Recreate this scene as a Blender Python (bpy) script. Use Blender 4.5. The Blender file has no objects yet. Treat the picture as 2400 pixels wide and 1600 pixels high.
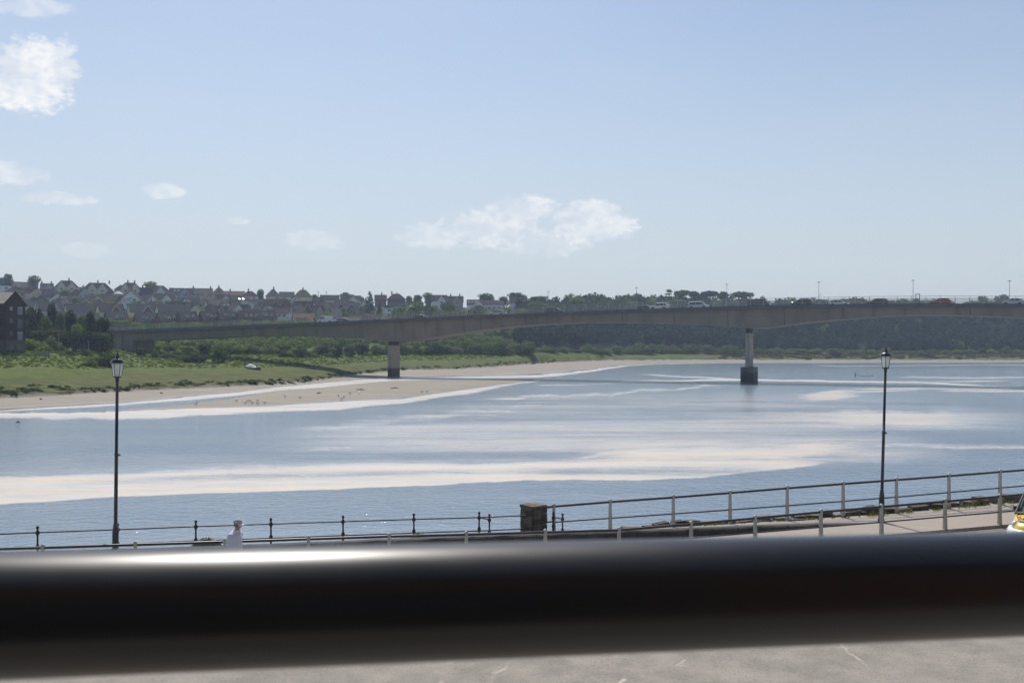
import bpy, math, random
import numpy as np
from mathutils import Vector, Matrix, Euler

R = math.radians
rnd = random.Random(7)
SC = bpy.context.scene
COL = SC.collection

# ------------------------------------------------------------------ camera
F, CX, HY, CZ = 2400 * 35 / 36, 1200.0, 808.0, 8.54      # photo pixels, 35 mm lens; z = 0 is the river
cd = bpy.data.cameras.new('camera')
cam = bpy.data.objects.new('camera', cd)
COL.objects.link(cam)
SC.camera = cam
cam.location = (0, 0, CZ)
cam.rotation_euler = (R(90), 0, 0)
cd.lens, cd.sensor_width = 35, 36
cd.shift_y = (HY - 800) / 2400
cd.clip_start, cd.clip_end = 0.05, 6000
cd.dof.use_dof = True
cd.dof.focus_distance = 120
cd.dof.aperture_fstop = 14

# ------------------------------------------------------------------ light and sky
SUN_EL, SUN_AZ = 57.0, -15.0
world = bpy.data.worlds.new('World')
SC.world = world
world.use_nodes = True
SKY_STRENGTH = 0.112
sd = bpy.data.lights.new('sun', 'SUN')
sd.energy, sd.angle, sd.color = 4.2, R(0.55), (1.0, 0.955, 0.89)
sun = bpy.data.objects.new('sun', sd)
COL.objects.link(sun)
sdir = Vector((math.sin(R(SUN_AZ)) * math.cos(R(SUN_EL)), math.cos(R(SUN_AZ)) * math.cos(R(SUN_EL)), math.sin(R(SUN_EL))))
sun.rotation_euler = (-sdir).to_track_quat('-Z', 'Y').to_euler()
sun.location = (-20, 60, 90)
vs = SC.view_settings
vs.view_transform, vs.look, vs.gamma, vs.exposure = 'Standard', 'None', 1.0, 0.0
vs.use_curve_mapping = False


class NT:
    """short-hand for node trees"""
    def __init__(s, tree):
        s.t = tree
        s.t.nodes.clear()

    def n(s, typ, ins=None, **kw):
        nd = s.t.nodes.new(typ)
        for k, v in kw.items():
            setattr(nd, k, v)
        for k, v in (ins or {}).items():
            s.set(nd.inputs[k], v)
        return nd

    def set(s, sock, v):
        if isinstance(v, bpy.types.NodeSocket):
            s.t.links.new(v, sock)
        elif isinstance(v, bpy.types.Node):
            s.t.links.new(v.outputs[0], sock)
        else:
            sock.default_value = v

    def m(s, op, a, b=0.0, c=0.0, clamp=False):
        nd = s.n('ShaderNodeMath', operation=op, use_clamp=clamp)
        s.set(nd.inputs[0], a); s.set(nd.inputs[1], b); s.set(nd.inputs[2], c)
        return nd.outputs[0]

    def mix(s, fac, a, b, blend='MIX'):
        nd = s.n('ShaderNodeMix', data_type='RGBA', blend_type=blend)
        s.set(nd.inputs[0], fac)
        for sk, v in ((nd.inputs[6], a), (nd.inputs[7], b)):
            if isinstance(v, (tuple, list)) and len(v) == 3:
                v = (*v, 1)
            s.set(sk, v)
        return nd.outputs[2]

    def noise(s, vec, scale, detail=4.0, rough=0.55, dist=0.0):
        nd = s.n('ShaderNodeTexNoise', {'Scale': scale, 'Detail': detail, 'Roughness': rough, 'Distortion': dist})
        if vec is not None:
            s.set(nd.inputs['Vector'], vec)
        return nd.outputs[0]

    def mapv(s, vec, scale=(1, 1, 1), rot=(0, 0, 0), loc=(0, 0, 0)):
        nd = s.n('ShaderNodeMapping', {'Scale': scale, 'Rotation': rot, 'Location': loc})
        s.set(nd.inputs['Vector'], vec)
        return nd.outputs[0]

    def ramp(s, fac, lo, hi, a=0.0, b=1.0):
        nd = s.n('ShaderNodeMapRange', {'From Min': lo, 'From Max': hi, 'To Min': a, 'To Max': b}, interpolation_type='SMOOTHSTEP')
        s.set(nd.inputs['Value'], fac)
        return nd.outputs[0]


def build_world():
    g = NT(world.node_tree)
    sky = g.n('ShaderNodeTexSky', sky_type='NISHITA', sun_disc=False, sun_elevation=R(SUN_EL),
              sun_rotation=R(SUN_AZ), air_density=1.0, dust_density=1.6, ozone_density=1.9, altitude=5)
    tc = g.n('ShaderNodeTexCoord')
    d = tc.outputs['Generated']
    sep = g.n('ShaderNodeSeparateXYZ', {0: d})
    az = g.m('ARCTAN2', sep.outputs[0], sep.outputs[1])
    el = g.m('ARCSINE', sep.outputs[2])
    ang = g.n('ShaderNodeCombineXYZ', {0: az, 1: g.m('MULTIPLY', el, 1.5), 2: 0.0}).outputs[0]
    n1 = g.noise(ang, 26.0, 8, 0.62)
    n2 = g.noise(ang, 95.0, 7, 0.65)
    nn = g.m('ADD', g.m('MULTIPLY', g.m('SUBTRACT', n1, 0.5), 2.5), g.m('MULTIPLY', g.m('SUBTRACT', n2, 0.5), 1.3))
    clouds = [(50, 172, 165, 98, 1.0), (125, 155, 85, 72, 1.0), (20, 405, 110, 34, .6), (130, 464, 125, 19, .5),
              (372, 448, 62, 22, .55), (553, 517, 32, 12, .45), (735, 563, 80, 30, .4), (1005, 552, 95, 36, .6),
              (1145, 535, 150, 50, .75), (1215, 492, 95, 40, .7), (1385, 522, 110, 64, .75), (1270, 572, 110, 34, .4), (40, 8, 140, 34, .45),
              (200, 588, 60, 20, .2), (-250, 300, 150, 60, .8), (2650, 420, 170, 50, .6), (-520, 520, 190, 40, .6), (3100, 560, 150, 35, .5)]
    tot = None
    for px, py, a, b, op in clouds:
        u = (px - CX) / F
        a0 = math.atan(u)
        e0 = math.atan((HY - py) / F * math.cos(a0))
        dx = g.m('DIVIDE', g.m('SUBTRACT', az, a0), a / F * math.cos(a0) ** 2)
        dy = g.m('DIVIDE', g.m('SUBTRACT', el, e0), b / F * math.cos(a0))
        q = g.m('ADD', g.m('MULTIPLY', dx, dx), g.m('MULTIPLY', dy, dy))
        v = g.m('ADD', g.m('SUBTRACT', 0.85, q), nn)
        k = g.m('MULTIPLY', g.m('MULTIPLY', g.ramp(v, -0.05, 0.5), g.ramp(n2, .3, .62, .55, 1.0)), op)
        k = g.m('MULTIPLY', k, g.ramp(q, 3.2, 1.6))
        tot = k if tot is None else g.m('MAXIMUM', tot, k)
    veil = g.ramp(g.noise(g.mapv(ang, (1.0, 2.4, 1)), 3.0, 5, 0.55), 0.42, 0.8, 0.0, 0.10)
    shade = g.ramp(g.noise(ang, 26.0, 5, .55), 0.35, 0.65)
    ccol = g.mix(shade, (6.4, 6.9, 7.6), (8.6, 8.6, 8.6))
    # summer haze low in the sky
    low = g.ramp(el, 0.0, 0.38, 0.75, 0.0)
    base = g.mix(low, g.mix(1.0, sky.outputs[0], (.985, 1.0, 1.0), 'MULTIPLY'), (5.55, 6.15, 6.85))
    c = g.mix(veil, base, (6.6, 7.0, 7.6))
    c = g.mix(tot, c, ccol)
    bg = g.n('ShaderNodeBackground', {'Color': c, 'Strength': SKY_STRENGTH})
    out = g.n('ShaderNodeOutputWorld')
    g.t.links.new(bg.outputs[0], out.inputs[0])


build_world()

# ------------------------------------------------------------------ helpers: placing, meshes, materials


def U(px):
    return (px - CX) / F


def W(px, py, Y):
    return Vector((U(px) * Y, Y, CZ - (py - HY) / F * Y))


def zy(py, Y):
    return CZ - (py - HY) / F * Y


def depth(py, z=0.0):
    return (CZ - z) * F / (py - HY)


MATS = {}


def mat(name, c1, c2=None, rough=0.7, scale=3.0, bump=0.0, bscale=None, metal=0.0, spec=0.5, coat=0.0, stretch=(1, 1, 1), extra=None, det=5):
    if name in MATS:
        return MATS[name]
    m = bpy.data.materials.new(name)
    m.use_nodes = True
    g = NT(m.node_tree)
    tc = g.n('ShaderNodeTexCoord')
    v = g.mapv(tc.outputs['Object'], stretch)
    p = g.n('ShaderNodeBsdfPrincipled', {'Roughness': rough, 'Metallic': metal, 'Specular IOR Level': spec, 'Coat Weight': coat})
    if c2 is None:
        c2 = tuple(x * 0.78 for x in c1)
    f = g.ramp(g.noise(v, scale, det, 0.6), 0.32, 0.68)
    col = g.mix(f, c2, c1)
    if extra:
        col = extra(g, v, col, p)
    g.set(p.inputs['Base Color'], col)
    if bump:
        h = g.noise(v, bscale or scale * 4, 4, 0.6)
        b = g.n('ShaderNodeBump', {'Strength': bump, 'Distance': 0.05, 'Height': h})
        g.set(p.inputs['Normal'], b.outputs[0])
    o = g.n('ShaderNodeOutputMaterial')
    g.t.links.new(p.outputs[0], o.inputs[0])
    MATS[name] = m
    return m


def leaf_mat(name, c1, c2, trans=0.35):
    if name in MATS:
        return MATS[name]
    m = bpy.data.materials.new(name)
    m.use_nodes = True
    g = NT(m.node_tree)
    tc = g.n('ShaderNodeTexCoord')
    oi = g.n('ShaderNodeObjectInfo')
    geo = g.n('ShaderNodeNewGeometry')
    ri = geo.outputs['Random Per Island']
    col = g.mix(ri, c1, c2)
    k = g.m('MULTIPLY_ADD', oi.outputs['Random'], 0.55, 0.72)
    col = g.mix(1.0, col, g.n('ShaderNodeCombineColor', {0: k, 1: k, 2: k}).outputs[0], 'MULTIPLY')
    d = g.n('ShaderNodeBsdfDiffuse', {'Color': col})
    t = g.n('ShaderNodeBsdfTranslucent', {'Color': g.mix(1.0, col, (1.25, 1.3, 0.6), 'MULTIPLY')})
    gl = g.n('ShaderNodeBsdfGlossy', {'Color': (.5, .5, .5, 1), 'Roughness': .55})
    s = g.n('ShaderNodeMixShader', {0: trans, 1: d.outputs[0], 2: t.outputs[0]})
    s2 = g.n('ShaderNodeMixShader', {0: 0.015, 1: s.outputs[0], 2: gl.outputs[0]})
    o = g.n('ShaderNodeOutputMaterial')
    g.t.links.new(s2.outputs[0], o.inputs[0])
    MATS[name] = m
    return m


def link(o, parent=None):
    COL.objects.link(o)
    if parent is not None:
        o.parent = parent
    return o


def empty(name, loc=(0, 0, 0), rz=0.0, scale=None, parent=None):
    o = bpy.data.objects.new(name, None)
    o.empty_display_size = 0.3
    link(o, parent)
    o.location = loc
    o.rotation_euler = (0, 0, rz)
    if scale:
        o.scale = scale
    return o


def tag(o, label=None, cat=None, group=None, kind=None):
    if label: o['label'] = label
    if cat: o['category'] = cat
    if group: o['group'] = group
    if kind: o['kind'] = kind
    return o


def mesh_obj(name, me, parent=None, loc=None, rot=None, scale=None):
    o = bpy.data.objects.new(name, me)
    link(o, parent)
    if loc is not None: o.location = loc
    if rot is not None: o.rotation_euler = rot
    if scale is not None: o.scale = scale
    return o


class MB:
    def __init__(s):
        s.v, s.f, s.mi, s.sm = [], [], [], []

    def add(s, verts, faces, mi=0, smooth=False):
        b = len(s.v)
        s.v += [tuple(p) for p in verts]
        s.f += [tuple(i + b for i in f) for f in faces]
        s.mi += [mi] * len(faces)
        s.sm += [smooth] * len(faces)
        return s

    def box(s, x0, x1, y0, y1, z0, z1, mi=0, M=None, taper=0.0):
        t = taper
        v = [(x0, y0, z0), (x1, y0, z0), (x1, y1, z0), (x0, y1, z0), (x0 + t, y0 + t, z1), (x1 - t, y0 + t, z1), (x1 - t, y1 - t, z1), (x0 + t, y1 - t, z1)]
        if M is not None:
            v = [M @ Vector(p) for p in v]
        return s.add(v, [(0, 3, 2, 1), (4, 5, 6, 7), (0, 1, 5, 4), (1, 2, 6, 5), (2, 3, 7, 6), (3, 0, 4, 7)], mi)

    def tube(s, pts, rad, n=8, mi=0, smooth=True, caps=True):
        pts = [Vector(p) for p in pts]
        if not isinstance(rad, (list, tuple)):
            rad = [rad] * len(pts)
        vs_, fs = [], []
        for i, p in enumerate(pts):
            a = pts[max(i - 1, 0)]; b = pts[min(i + 1, len(pts) - 1)]
            t = (b - a).normalized()
            if i == 0:
                up = Vector((0, 0, 1)) if abs(t.z) < 0.9 else Vector((0, 1, 0))
                x = t.cross(up).normalized()
            else:
                x = (x - t * x.dot(t)).normalized()
            y = x.cross(t).normalized()
            for k in range(n):
                an = 2 * math.pi * k / n
                vs_.append(p + (x * math.cos(an) + y * math.sin(an)) * rad[i])
        for i in range(len(pts) - 1):
            for k in range(n):
                k2 = (k + 1) % n
                fs.append((i * n + k, i * n + k2, (i + 1) * n + k2, (i + 1) * n + k))
        s.add(vs_, fs, mi, smooth)
        if caps:
            s.add(vs_[:n], [tuple(range(n))], mi)
            s.add(vs_[-n:], [tuple(reversed(range(n)))], mi)
        return s

    def lathe(s, prof, n=16, mi=0, smooth=True, c=(0, 0, 0), sy=1.0):
        vs_, fs = [], []
        for r, z in prof:
            for k in range(n):
                a = 2 * math.pi * (k + .5) / n
                vs_.append((c[0] + r * math.cos(a), c[1] + r * sy * math.sin(a), c[2] + z))
        for i in range(len(prof) - 1):
            for k in range(n):
                k2 = (k + 1) % n
                fs.append((i * n + k, i * n + k2, (i + 1) * n + k2, (i + 1) * n + k))
        return s.add(vs_, fs, mi, smooth)

    def prism(s, poly, y0, y1, mi=0, M=None):
        """polygon in x,z extruded along y"""
        n = len(poly)
        v = [(x, y0, z) for x, z in poly] + [(x, y1, z) for x, z in poly]
        if M is not None:
            v = [M @ Vector(p) for p in v]
        f = [tuple(range(n)), tuple(reversed(range(n, 2 * n)))] + [(i, i + n, (i + 1) % n + n, (i + 1) % n) for i in range(n)]
        return s.add(v, f, mi)

    def mesh(s, name, mats):
        me = bpy.data.meshes.new(name)
        me.from_pydata(s.v, [], s.f)
        for m in (mats if isinstance(mats, (list, tuple)) else [mats]):
            me.materials.append(m)
        me.polygons.foreach_set('material_index', s.mi)
        me.polygons.foreach_set('use_smooth', s.sm)
        me.update()
        return me

    def build(s, name, mats, parent=None, **kw):
        return mesh_obj(name, s.mesh(name, mats), parent, **kw)


def copy_tree(o, parent=None):
    c = o.copy()
    COL.objects.link(c)
    c.parent = parent
    for ch in list(o.children):
        copy_tree(ch, c)
    return c


def np_mesh(name, verts, faces, mats, smooth=False, attrs=None):
    me = bpy.data.meshes.new(name)
    verts = np.asarray(verts, dtype=np.float32)
    faces = np.asarray(faces, dtype=np.int32)
    nf, k = faces.shape
    me.vertices.add(len(verts)); me.vertices.foreach_set('co', verts.ravel())
    me.loops.add(nf * k); me.loops.foreach_set('vertex_index', faces.ravel())
    me.polygons.add(nf)
    me.polygons.foreach_set('loop_start', np.arange(0, nf * k, k, dtype=np.int32))
    me.polygons.foreach_set('use_smooth', np.full(nf, smooth))
    for m in (mats if isinstance(mats, (list, tuple)) else [mats]):
        me.materials.append(m)
    for nm, arr in (attrs or {}).items():
        at = me.attributes.new(nm, 'FLOAT', 'POINT')
        at.data.foreach_set('value', np.asarray(arr, dtype=np.float32).ravel())
    me.update(calc_edges=True)
    return me


def grid_faces(nr, nc):
    i = np.arange(nr * nc).reshape(nr, nc)
    return np.stack([i[:-1, :-1], i[:-1, 1:], i[1:, 1:], i[1:, :-1]], -1).reshape(-1, 4)


ONES = ['', 'first', 'second', 'third', 'fourth', 'fifth', 'sixth', 'seventh', 'eighth', 'ninth', 'tenth', 'eleventh', 'twelfth', 'thirteenth',
        'fourteenth', 'fifteenth', 'sixteenth', 'seventeenth', 'eighteenth', 'nineteenth']
TENS = {2: 'twent', 3: 'thirt', 4: 'fort', 5: 'fift', 6: 'sixt', 7: 'sevent', 8: 'eight', 9: 'ninet'}


def ordinal(n):
    if n < 20: return ONES[n]
    t, o = divmod(n, 10)
    return TENS[t] + 'ieth' if o == 0 else TENS[t] + 'y-' + ONES[o]


ORDER = {}          # group -> [(px, object, description, place)]


def queue_label(o, px, desc, place, cat, group):
    tag(o, None, cat, group)
    ORDER.setdefault(group, []).append((px, o, desc, place))


def finish_labels():
    for gname, items in ORDER.items():
        items.sort(key=lambda t: t[0])
        for i, (px, o, desc, place) in enumerate(items):
            o['label'] = '%s, %s from the left %s' % (desc, ordinal(i + 1), place)


def sstep(x):
    x = np.clip(x, 0, 1)
    return x * x * (3 - 2 * x)


def wob(a, b, s=0.0):
    """cheap smooth noise from sines, about -1..1"""
    return (np.sin(a * 1.0 + b * 0.7 + s) + np.sin(a * 2.3 - b * 1.9 + 1.3 + s * 2) * 0.6 + np.sin(a * 4.7 + b * 3.9 + 2.1 + s) * 0.35 + np.sin(-a * 9.1 + b * 8.3 + .4) * 0.2) / 2.15

# ------------------------------------------------------------------ far land: one height field


KPX = np.array([-900, -600, 0, 120, 300, 600, 923, 1250, 1450, 1750, 2400, 3200.])
W_PX = [-900, 0, 300, 530, 650, 800, 923, 1069, 1250, 1306, 1391, 1423, 1476, 1551, 1700, 2400, 3200]
W_Y = [1010, 962, 943, 922, 907, 893, 886, 882.5, 879.5, 876, 866, 861, 856, 852, 849.5, 847.5, 846]
G_PX = [-900, 0, 103, 225, 333, 529, 621, 700, 759, 800, 845, 952, 1090, 1200, 1285, 1412, 1700, 2400, 3200]
G_Y = [950, 926, 921, 914, 907.6, 901, 896, 891, 884, 877, 872, 864, 861, 853, 848, 843, 841, 841.5, 841]
BR = np.array([   # Z, z rows for each key column
    [[170, 190, 205, 209, 290, 300, 370, 440, 545, 572, 580, 580], [6.4, 6.6, 6.9, 6.8, 6.0, 5.0, 4.6, 4.6, 3.4, 3.6, 3.6, 3.6]],
    [[320, 330, 335, 338, 345, 355, 420, 480, 575, 600, 606, 606], [8, 8, 8, 8, 8, 7.5, 7, 6.5, 5, 5, 5, 5]],
    [[440, 440, 440, 440, 440, 440, 460, 510, 612, 622, 625, 625], [16.8, 16.8, 16.8, 16.6, 16.3, 15.6, 13, 10, 10, 10, 10, 10]],
    [[490, 490, 490, 490, 490, 490, 500, 540, 645, 652, 655, 655], [21.5, 21.5, 21.5, 21.4, 21.0, 19.8, 18, 18, 20, 20, 20, 20]],
    [[545, 545, 545, 545, 545, 545, 550, 572, 672, 680, 682, 682], [31, 31, 31, 30.6, 29.5, 25.5, 24.5, 25, 30, 29, 27, 27]],
    [[600, 600, 600, 600, 600, 600, 602, 612, 702, 712, 715, 715], [39, 39, 39.3, 38.8, 37.5, 34, 32, 31, 35.5, 34, 31, 31]],
    [[700, 700, 700, 700, 700, 700, 702, 712, 800, 812, 815, 815], [38, 38, 38, 37.7, 37, 33.5, 31, 30, 35, 33, 30, 30]],
    [[2500] * 12, [20] * 12]], dtype=float)
BAR_T = ([250, 330, 415, 530, 644, 750, 800, 899, 962, 1100, 1200, 1262], [962, 957, 951, 936, 916, 908, 903, 893.5, 890.5, 889.5, 889, 891])
BAR_B = ([250, 330, 415, 644, 750, 941, 1069, 1175, 1230, 1262], [962.5, 960, 958, 951, 942.5, 933, 916, 901.5, 894.5, 891.5])


def land(px, Z):
    px = np.asarray(px, float); Z = np.asarray(Z, float)
    X = U(px) * Z
    zw = CZ * F / (np.interp(px, W_PX, W_Y) - HY)
    zg = (CZ - 0.9) * F / (np.interp(px, G_PX, G_Y) - HY)
    zg = zg + 0.018 * zg * wob(X * 0.16, Z * 0.02) + 0.008 * zg * wob(X * .55, Z * .05, 2)
    zg = np.maximum(zg, zw + 2)
    pts = [(zw - 40, zw * 0 - 1.6), (zw, zw * 0), (zg - 0.8, zw * 0 + 0.42), (zg + 0.5, zw * 0 + 0.95)]
    for Zr, zr in BR:
        a = np.interp(px, KPX, Zr)
        a = np.maximum(a, pts[-1][0] + 6)
        pts.append((a, np.interp(px, KPX, zr)))
    z = np.full(np.broadcast(px, Z).shape, -1.6)
    for (a, za), (b, zb) in zip(pts[:-1], pts[1:]):
        t = np.clip((Z - a) / (b - a), 0, 1)
        z = np.where(Z >= a, za + (zb - za) * t, z)
    z = np.where(Z > pts[-1][0], pts[-1][1], z)
    grass = Z - zg
    gm = sstep(grass / 6.0)
    zb_ = pts[4][0]
    rough = gm * (0.22 + 0.55 * sstep((Z - zb_ + 25) / 40))
    z = z + rough * (0.6 * wob(X * .21, Z * .16) + 0.45 * wob(X * .05, Z * .06, 1))
    mudm = (1 - gm)
    z = z + mudm * 0.05 * wob(X * .12, Z * .2)
    # sand bar in the channel
    yz = HY + CZ * F / Z
    top = np.interp(px, *BAR_T); bot = np.interp(px, *BAR_B)
    inside = np.minimum(yz - top, bot - yz)
    inside = np.where((px > 252) & (px < 1262), inside, -9)
    zb2 = np.where(inside > 0, 0.02 + 0.3 * (1 - np.exp(-np.maximum(inside, 0) / 5)), -1.6 * np.clip(-inside / 12, 0, 1))
    zb2 = zb2 + np.where(inside > 0, 0.03 * wob(X * .12, Z * .2), 0)
    z = np.where(Z < zw - 0.5, np.maximum(z, zb2), z)
    return z, grass


def ground(px, Z):
    return float(land(np.array([px]), np.array([Z]))[0][0])


def foot_depth(px, yfoot):
    Zs = np.arange(150., 620., 1.0)
    z = land(np.full_like(Zs, px), Zs)[0]
    y = HY + (CZ - z) * F / Zs
    ok = np.nonzero((y <= yfoot) & (Zs > 190))[0]
    return float(Zs[ok[0]]) if len(ok) else 0.0


def gz_at(X, Z):
    return ground(CX + F * X / Z, Z)

# ------------------------------------------------------------------ terrain mesh


def terrain_material():
    m = bpy.data.materials.new('far_bank_ground')
    m.use_nodes = True
    g = NT(m.node_tree)
    tc = g.n('ShaderNodeTexCoord')
    v = tc.outputs['Object']
    at = g.n('ShaderNodeAttribute', attribute_name='grass')
    hi = g.n('ShaderNodeSeparateXYZ', {0: v}).outputs[2]
    n_big = g.noise(v, 0.045, 5, .6)
    n_mid = g.noise(g.mapv(v, (.55, 1.0, 1)), 0.4, 7, .72)
    n_fine = g.noise(v, 1.6, 5, .7)
    mud = g.mix(g.ramp(g.noise(g.mapv(v, (.05, .5, 1)), 1.0, 6, .65), .35, .65), (.188, .158, .12), (.24, .206, .158))
    mud = g.mix(g.ramp(g.noise(g.mapv(v, (.04, .35, 1), loc=(9, 4, 0)), 1.3, 5, .6), .58, .72), mud, (.15, .125, .08))
    wet = g.ramp(hi, 0.02, 0.2)
    mud = g.mix(wet, (.2, .17, .135), mud)
    ga = g.mix(g.ramp(n_mid, .3, .7), (.06, .088, .022), (.115, .15, .036))
    gb = g.mix(g.ramp(n_fine, .3, .7), (.065, .088, .024), (.145, .162, .052))
    gr = g.mix(g.ramp(n_big, .38, .62), ga, gb)
    marsh = g.mix(g.ramp(n_mid, .35, .68), (.064, .074, .027), (.128, .135, .048))
    gr = g.mix(g.ramp(g.m('ADD', hi, g.m('MULTIPLY', n_big, 3.0)), 3.0, 5.2), marsh, gr)
    wd = g.n('ShaderNodeAttribute', attribute_name='wood').outputs['Fac']
    gr = g.mix(wd, gr, g.mix(g.ramp(n_mid, .3, .7), (.016, .022, .012), (.035, .045, .022)))
    edge = g.m('ADD', at.outputs['Fac'], g.m('MULTIPLY', g.m('SUBTRACT', n_mid, .5), 5.0))
    col = g.mix(g.ramp(edge, -0.4, 0.5), mud, gr)
    bank = g.m('MULTIPLY', g.ramp(at.outputs['Fac'], -1.2, -.2), g.ramp(at.outputs['Fac'], .9, .3))
    col = g.mix(g.m('MULTIPLY', bank, .8), col, (.045, .036, .024))
    rough = g.ramp(hi, 0.0, 0.12, 0.16, 0.75)
    p = g.n('ShaderNodeBsdfPrincipled', {'Base Color': col, 'Roughness': rough, 'Specular IOR Level': g.ramp(edge, -0.4, .5, .35, .02)})
    b = g.n('ShaderNodeBump', {'Strength': .5, 'Distance': .1, 'Height': n_fine})
    g.set(p.inputs['Normal'], b.outputs[0])
    o = g.n('ShaderNodeOutputMaterial')
    g.t.links.new(p.outputs[0], o.inputs[0])
    return m


def build_terrain():
    cols = np.concatenate([np.arange(-900, -40, 20), np.arange(-40, 1700, 5), np.arange(1700, 2460, 9), np.arange(2460, 3201, 20)])
    yrow = np.concatenate([np.arange(1012, 975, -1.4), np.arange(975, 845.5, -.55)])
    Zr = depth(yrow)
    Zr = np.concatenate([Zr, np.geomspace(Zr[-1] * 1.003, 830, 130), np.geomspace(850, 3500, 22)])
    P, Z = np.meshgrid(cols, Zr)
    z, gr = land(P, Z)
    X = U(P) * Z
    v = np.stack([X, Z, z], -1).reshape(-1, 3)
    me = np_mesh('terrain', v, grid_faces(len(Zr), len(cols)), terrain_material(), True, {'grass': gr, 'wood': sstep((P - 1225) / 120) * sstep((Z - np.interp(P, [1225, 1460, 1750], [470, 556, 570])) / 10) + .55 * sstep((Z - np.interp(P, KPX, BR[1][0])) / 20) * sstep((1400 - P) / 200)})
    o = mesh_obj('terrain', me)
    tag(o, 'far river bank with mudflats, green marsh and the hillside behind', kind='structure')


build_terrain()

# ------------------------------------------------------------------ river


def water_material():
    m = bpy.data.materials.new('river_water')
    m.use_nodes = True
    g = NT(m.node_tree)
    tc = g.n('ShaderNodeTexCoord')
    v = tc.outputs['Object']
    at = g.n('ShaderNodeAttribute', attribute_name='foam').outputs['Fac']
    ca = g.n('ShaderNodeAttribute', attribute_name='calm').outputs['Fac']
    st = g.noise(g.mapv(v, (.035, .22, 1), rot=(0, 0, .12)), 1.0, 7, .65, .4)
    sp = g.noise(g.mapv(v, (.25, 1.1, 1), rot=(0, 0, .1)), 1.0, 6, .7, .3)
    ff = g.noise(g.mapv(v, (1.2, 3.5, 1), rot=(0, 0, .1)), 1.0, 5, .7)
    f = g.m('ADD', at, g.m('MULTIPLY', g.m('SUBTRACT', st, .5), 1.15))
    f = g.m('ADD', f, g.m('MULTIPLY', g.m('SUBTRACT', sp, .5), .8))
    f = g.m('ADD', f, g.m('MULTIPLY', g.m('SUBTRACT', ff, .5), .5))
    f = g.ramp(f, .15, 1.15)
    f = g.m('MULTIPLY', f, g.ramp(at, 0.0, .35), clamp=True)
    fl = g.n('ShaderNodeAttribute', attribute_name='film').outputs['Fac']
    lf = g.noise(g.mapv(v, (.014, .06, 1), rot=(0, 0, .16)), 1.0, 6, .6, .5)
    fl = g.m('MULTIPLY', fl, g.ramp(g.m('ADD', g.m('MULTIPLY', lf, .75), g.m('MULTIPLY', sp, .25)), .36, .62, .12, 1.1))
    f = g.m('MAXIMUM', f, fl)
    tint = g.noise(g.mapv(v, (.05, .4, 1)), 1.0, 5, .6)
    foam = g.mix(g.ramp(tint, .35, .65), (.60, .50, .38), (.54, .505, .46))  # foam, wet sand and the painted margin glare share this colour
    deep = g.mix(g.ramp(st, .35, .7), (.205, .27, .34), (.24, .3, .36))
    col = g.mix(f, deep, foam)
    calm = g.m('ADD', g.m('MULTIPLY', g.ramp(st, .52, .7), .25), ca, clamp=True)
    rough = g.m('ADD', .11, g.m('MULTIPLY', f, .3))
    p = g.n('ShaderNodeBsdfPrincipled', {'Base Color': col, 'Roughness': rough, 'IOR': 1.33, 'Specular IOR Level': .55})
    w1 = g.noise(g.mapv(v, (.9, 1.6, 1), rot=(0, 0, .15)), 1.0, 3, .6)
    w2 = g.noise(g.mapv(v, (3.0, 5.5, 1), rot=(0, 0, -.1)), 1.0, 3, .6)
    h = g.m('ADD', g.m('MULTIPLY', w1, .8), g.m('MULTIPLY', w2, .22))
    amp = g.m('MULTIPLY', g.m('SUBTRACT', 1.0, g.m('MULTIPLY', calm, .86)), g.m('SUBTRACT', 1.0, g.m('MULTIPLY', f, .8)))
    b = g.n('ShaderNodeBump', {'Strength': amp, 'Distance': .24, 'Height': h})
    g.set(p.inputs['Normal'], b.outputs[0])
    o = g.n('ShaderNodeOutputMaterial')
    g.t.links.new(p.outputs[0], o.inputs[0])
    return m


def band(P, Y, top, bot, st, sb, px0=-1e9, px1=1e9, sx=60.):
    t = np.interp(P, *top); b = np.interp(P, *bot)
    k = sstep((Y - t) / st + .5) * sstep((b - Y) / sb + .5)
    return k * sstep((P - px0) / sx) * sstep((px1 - P) / sx)


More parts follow.
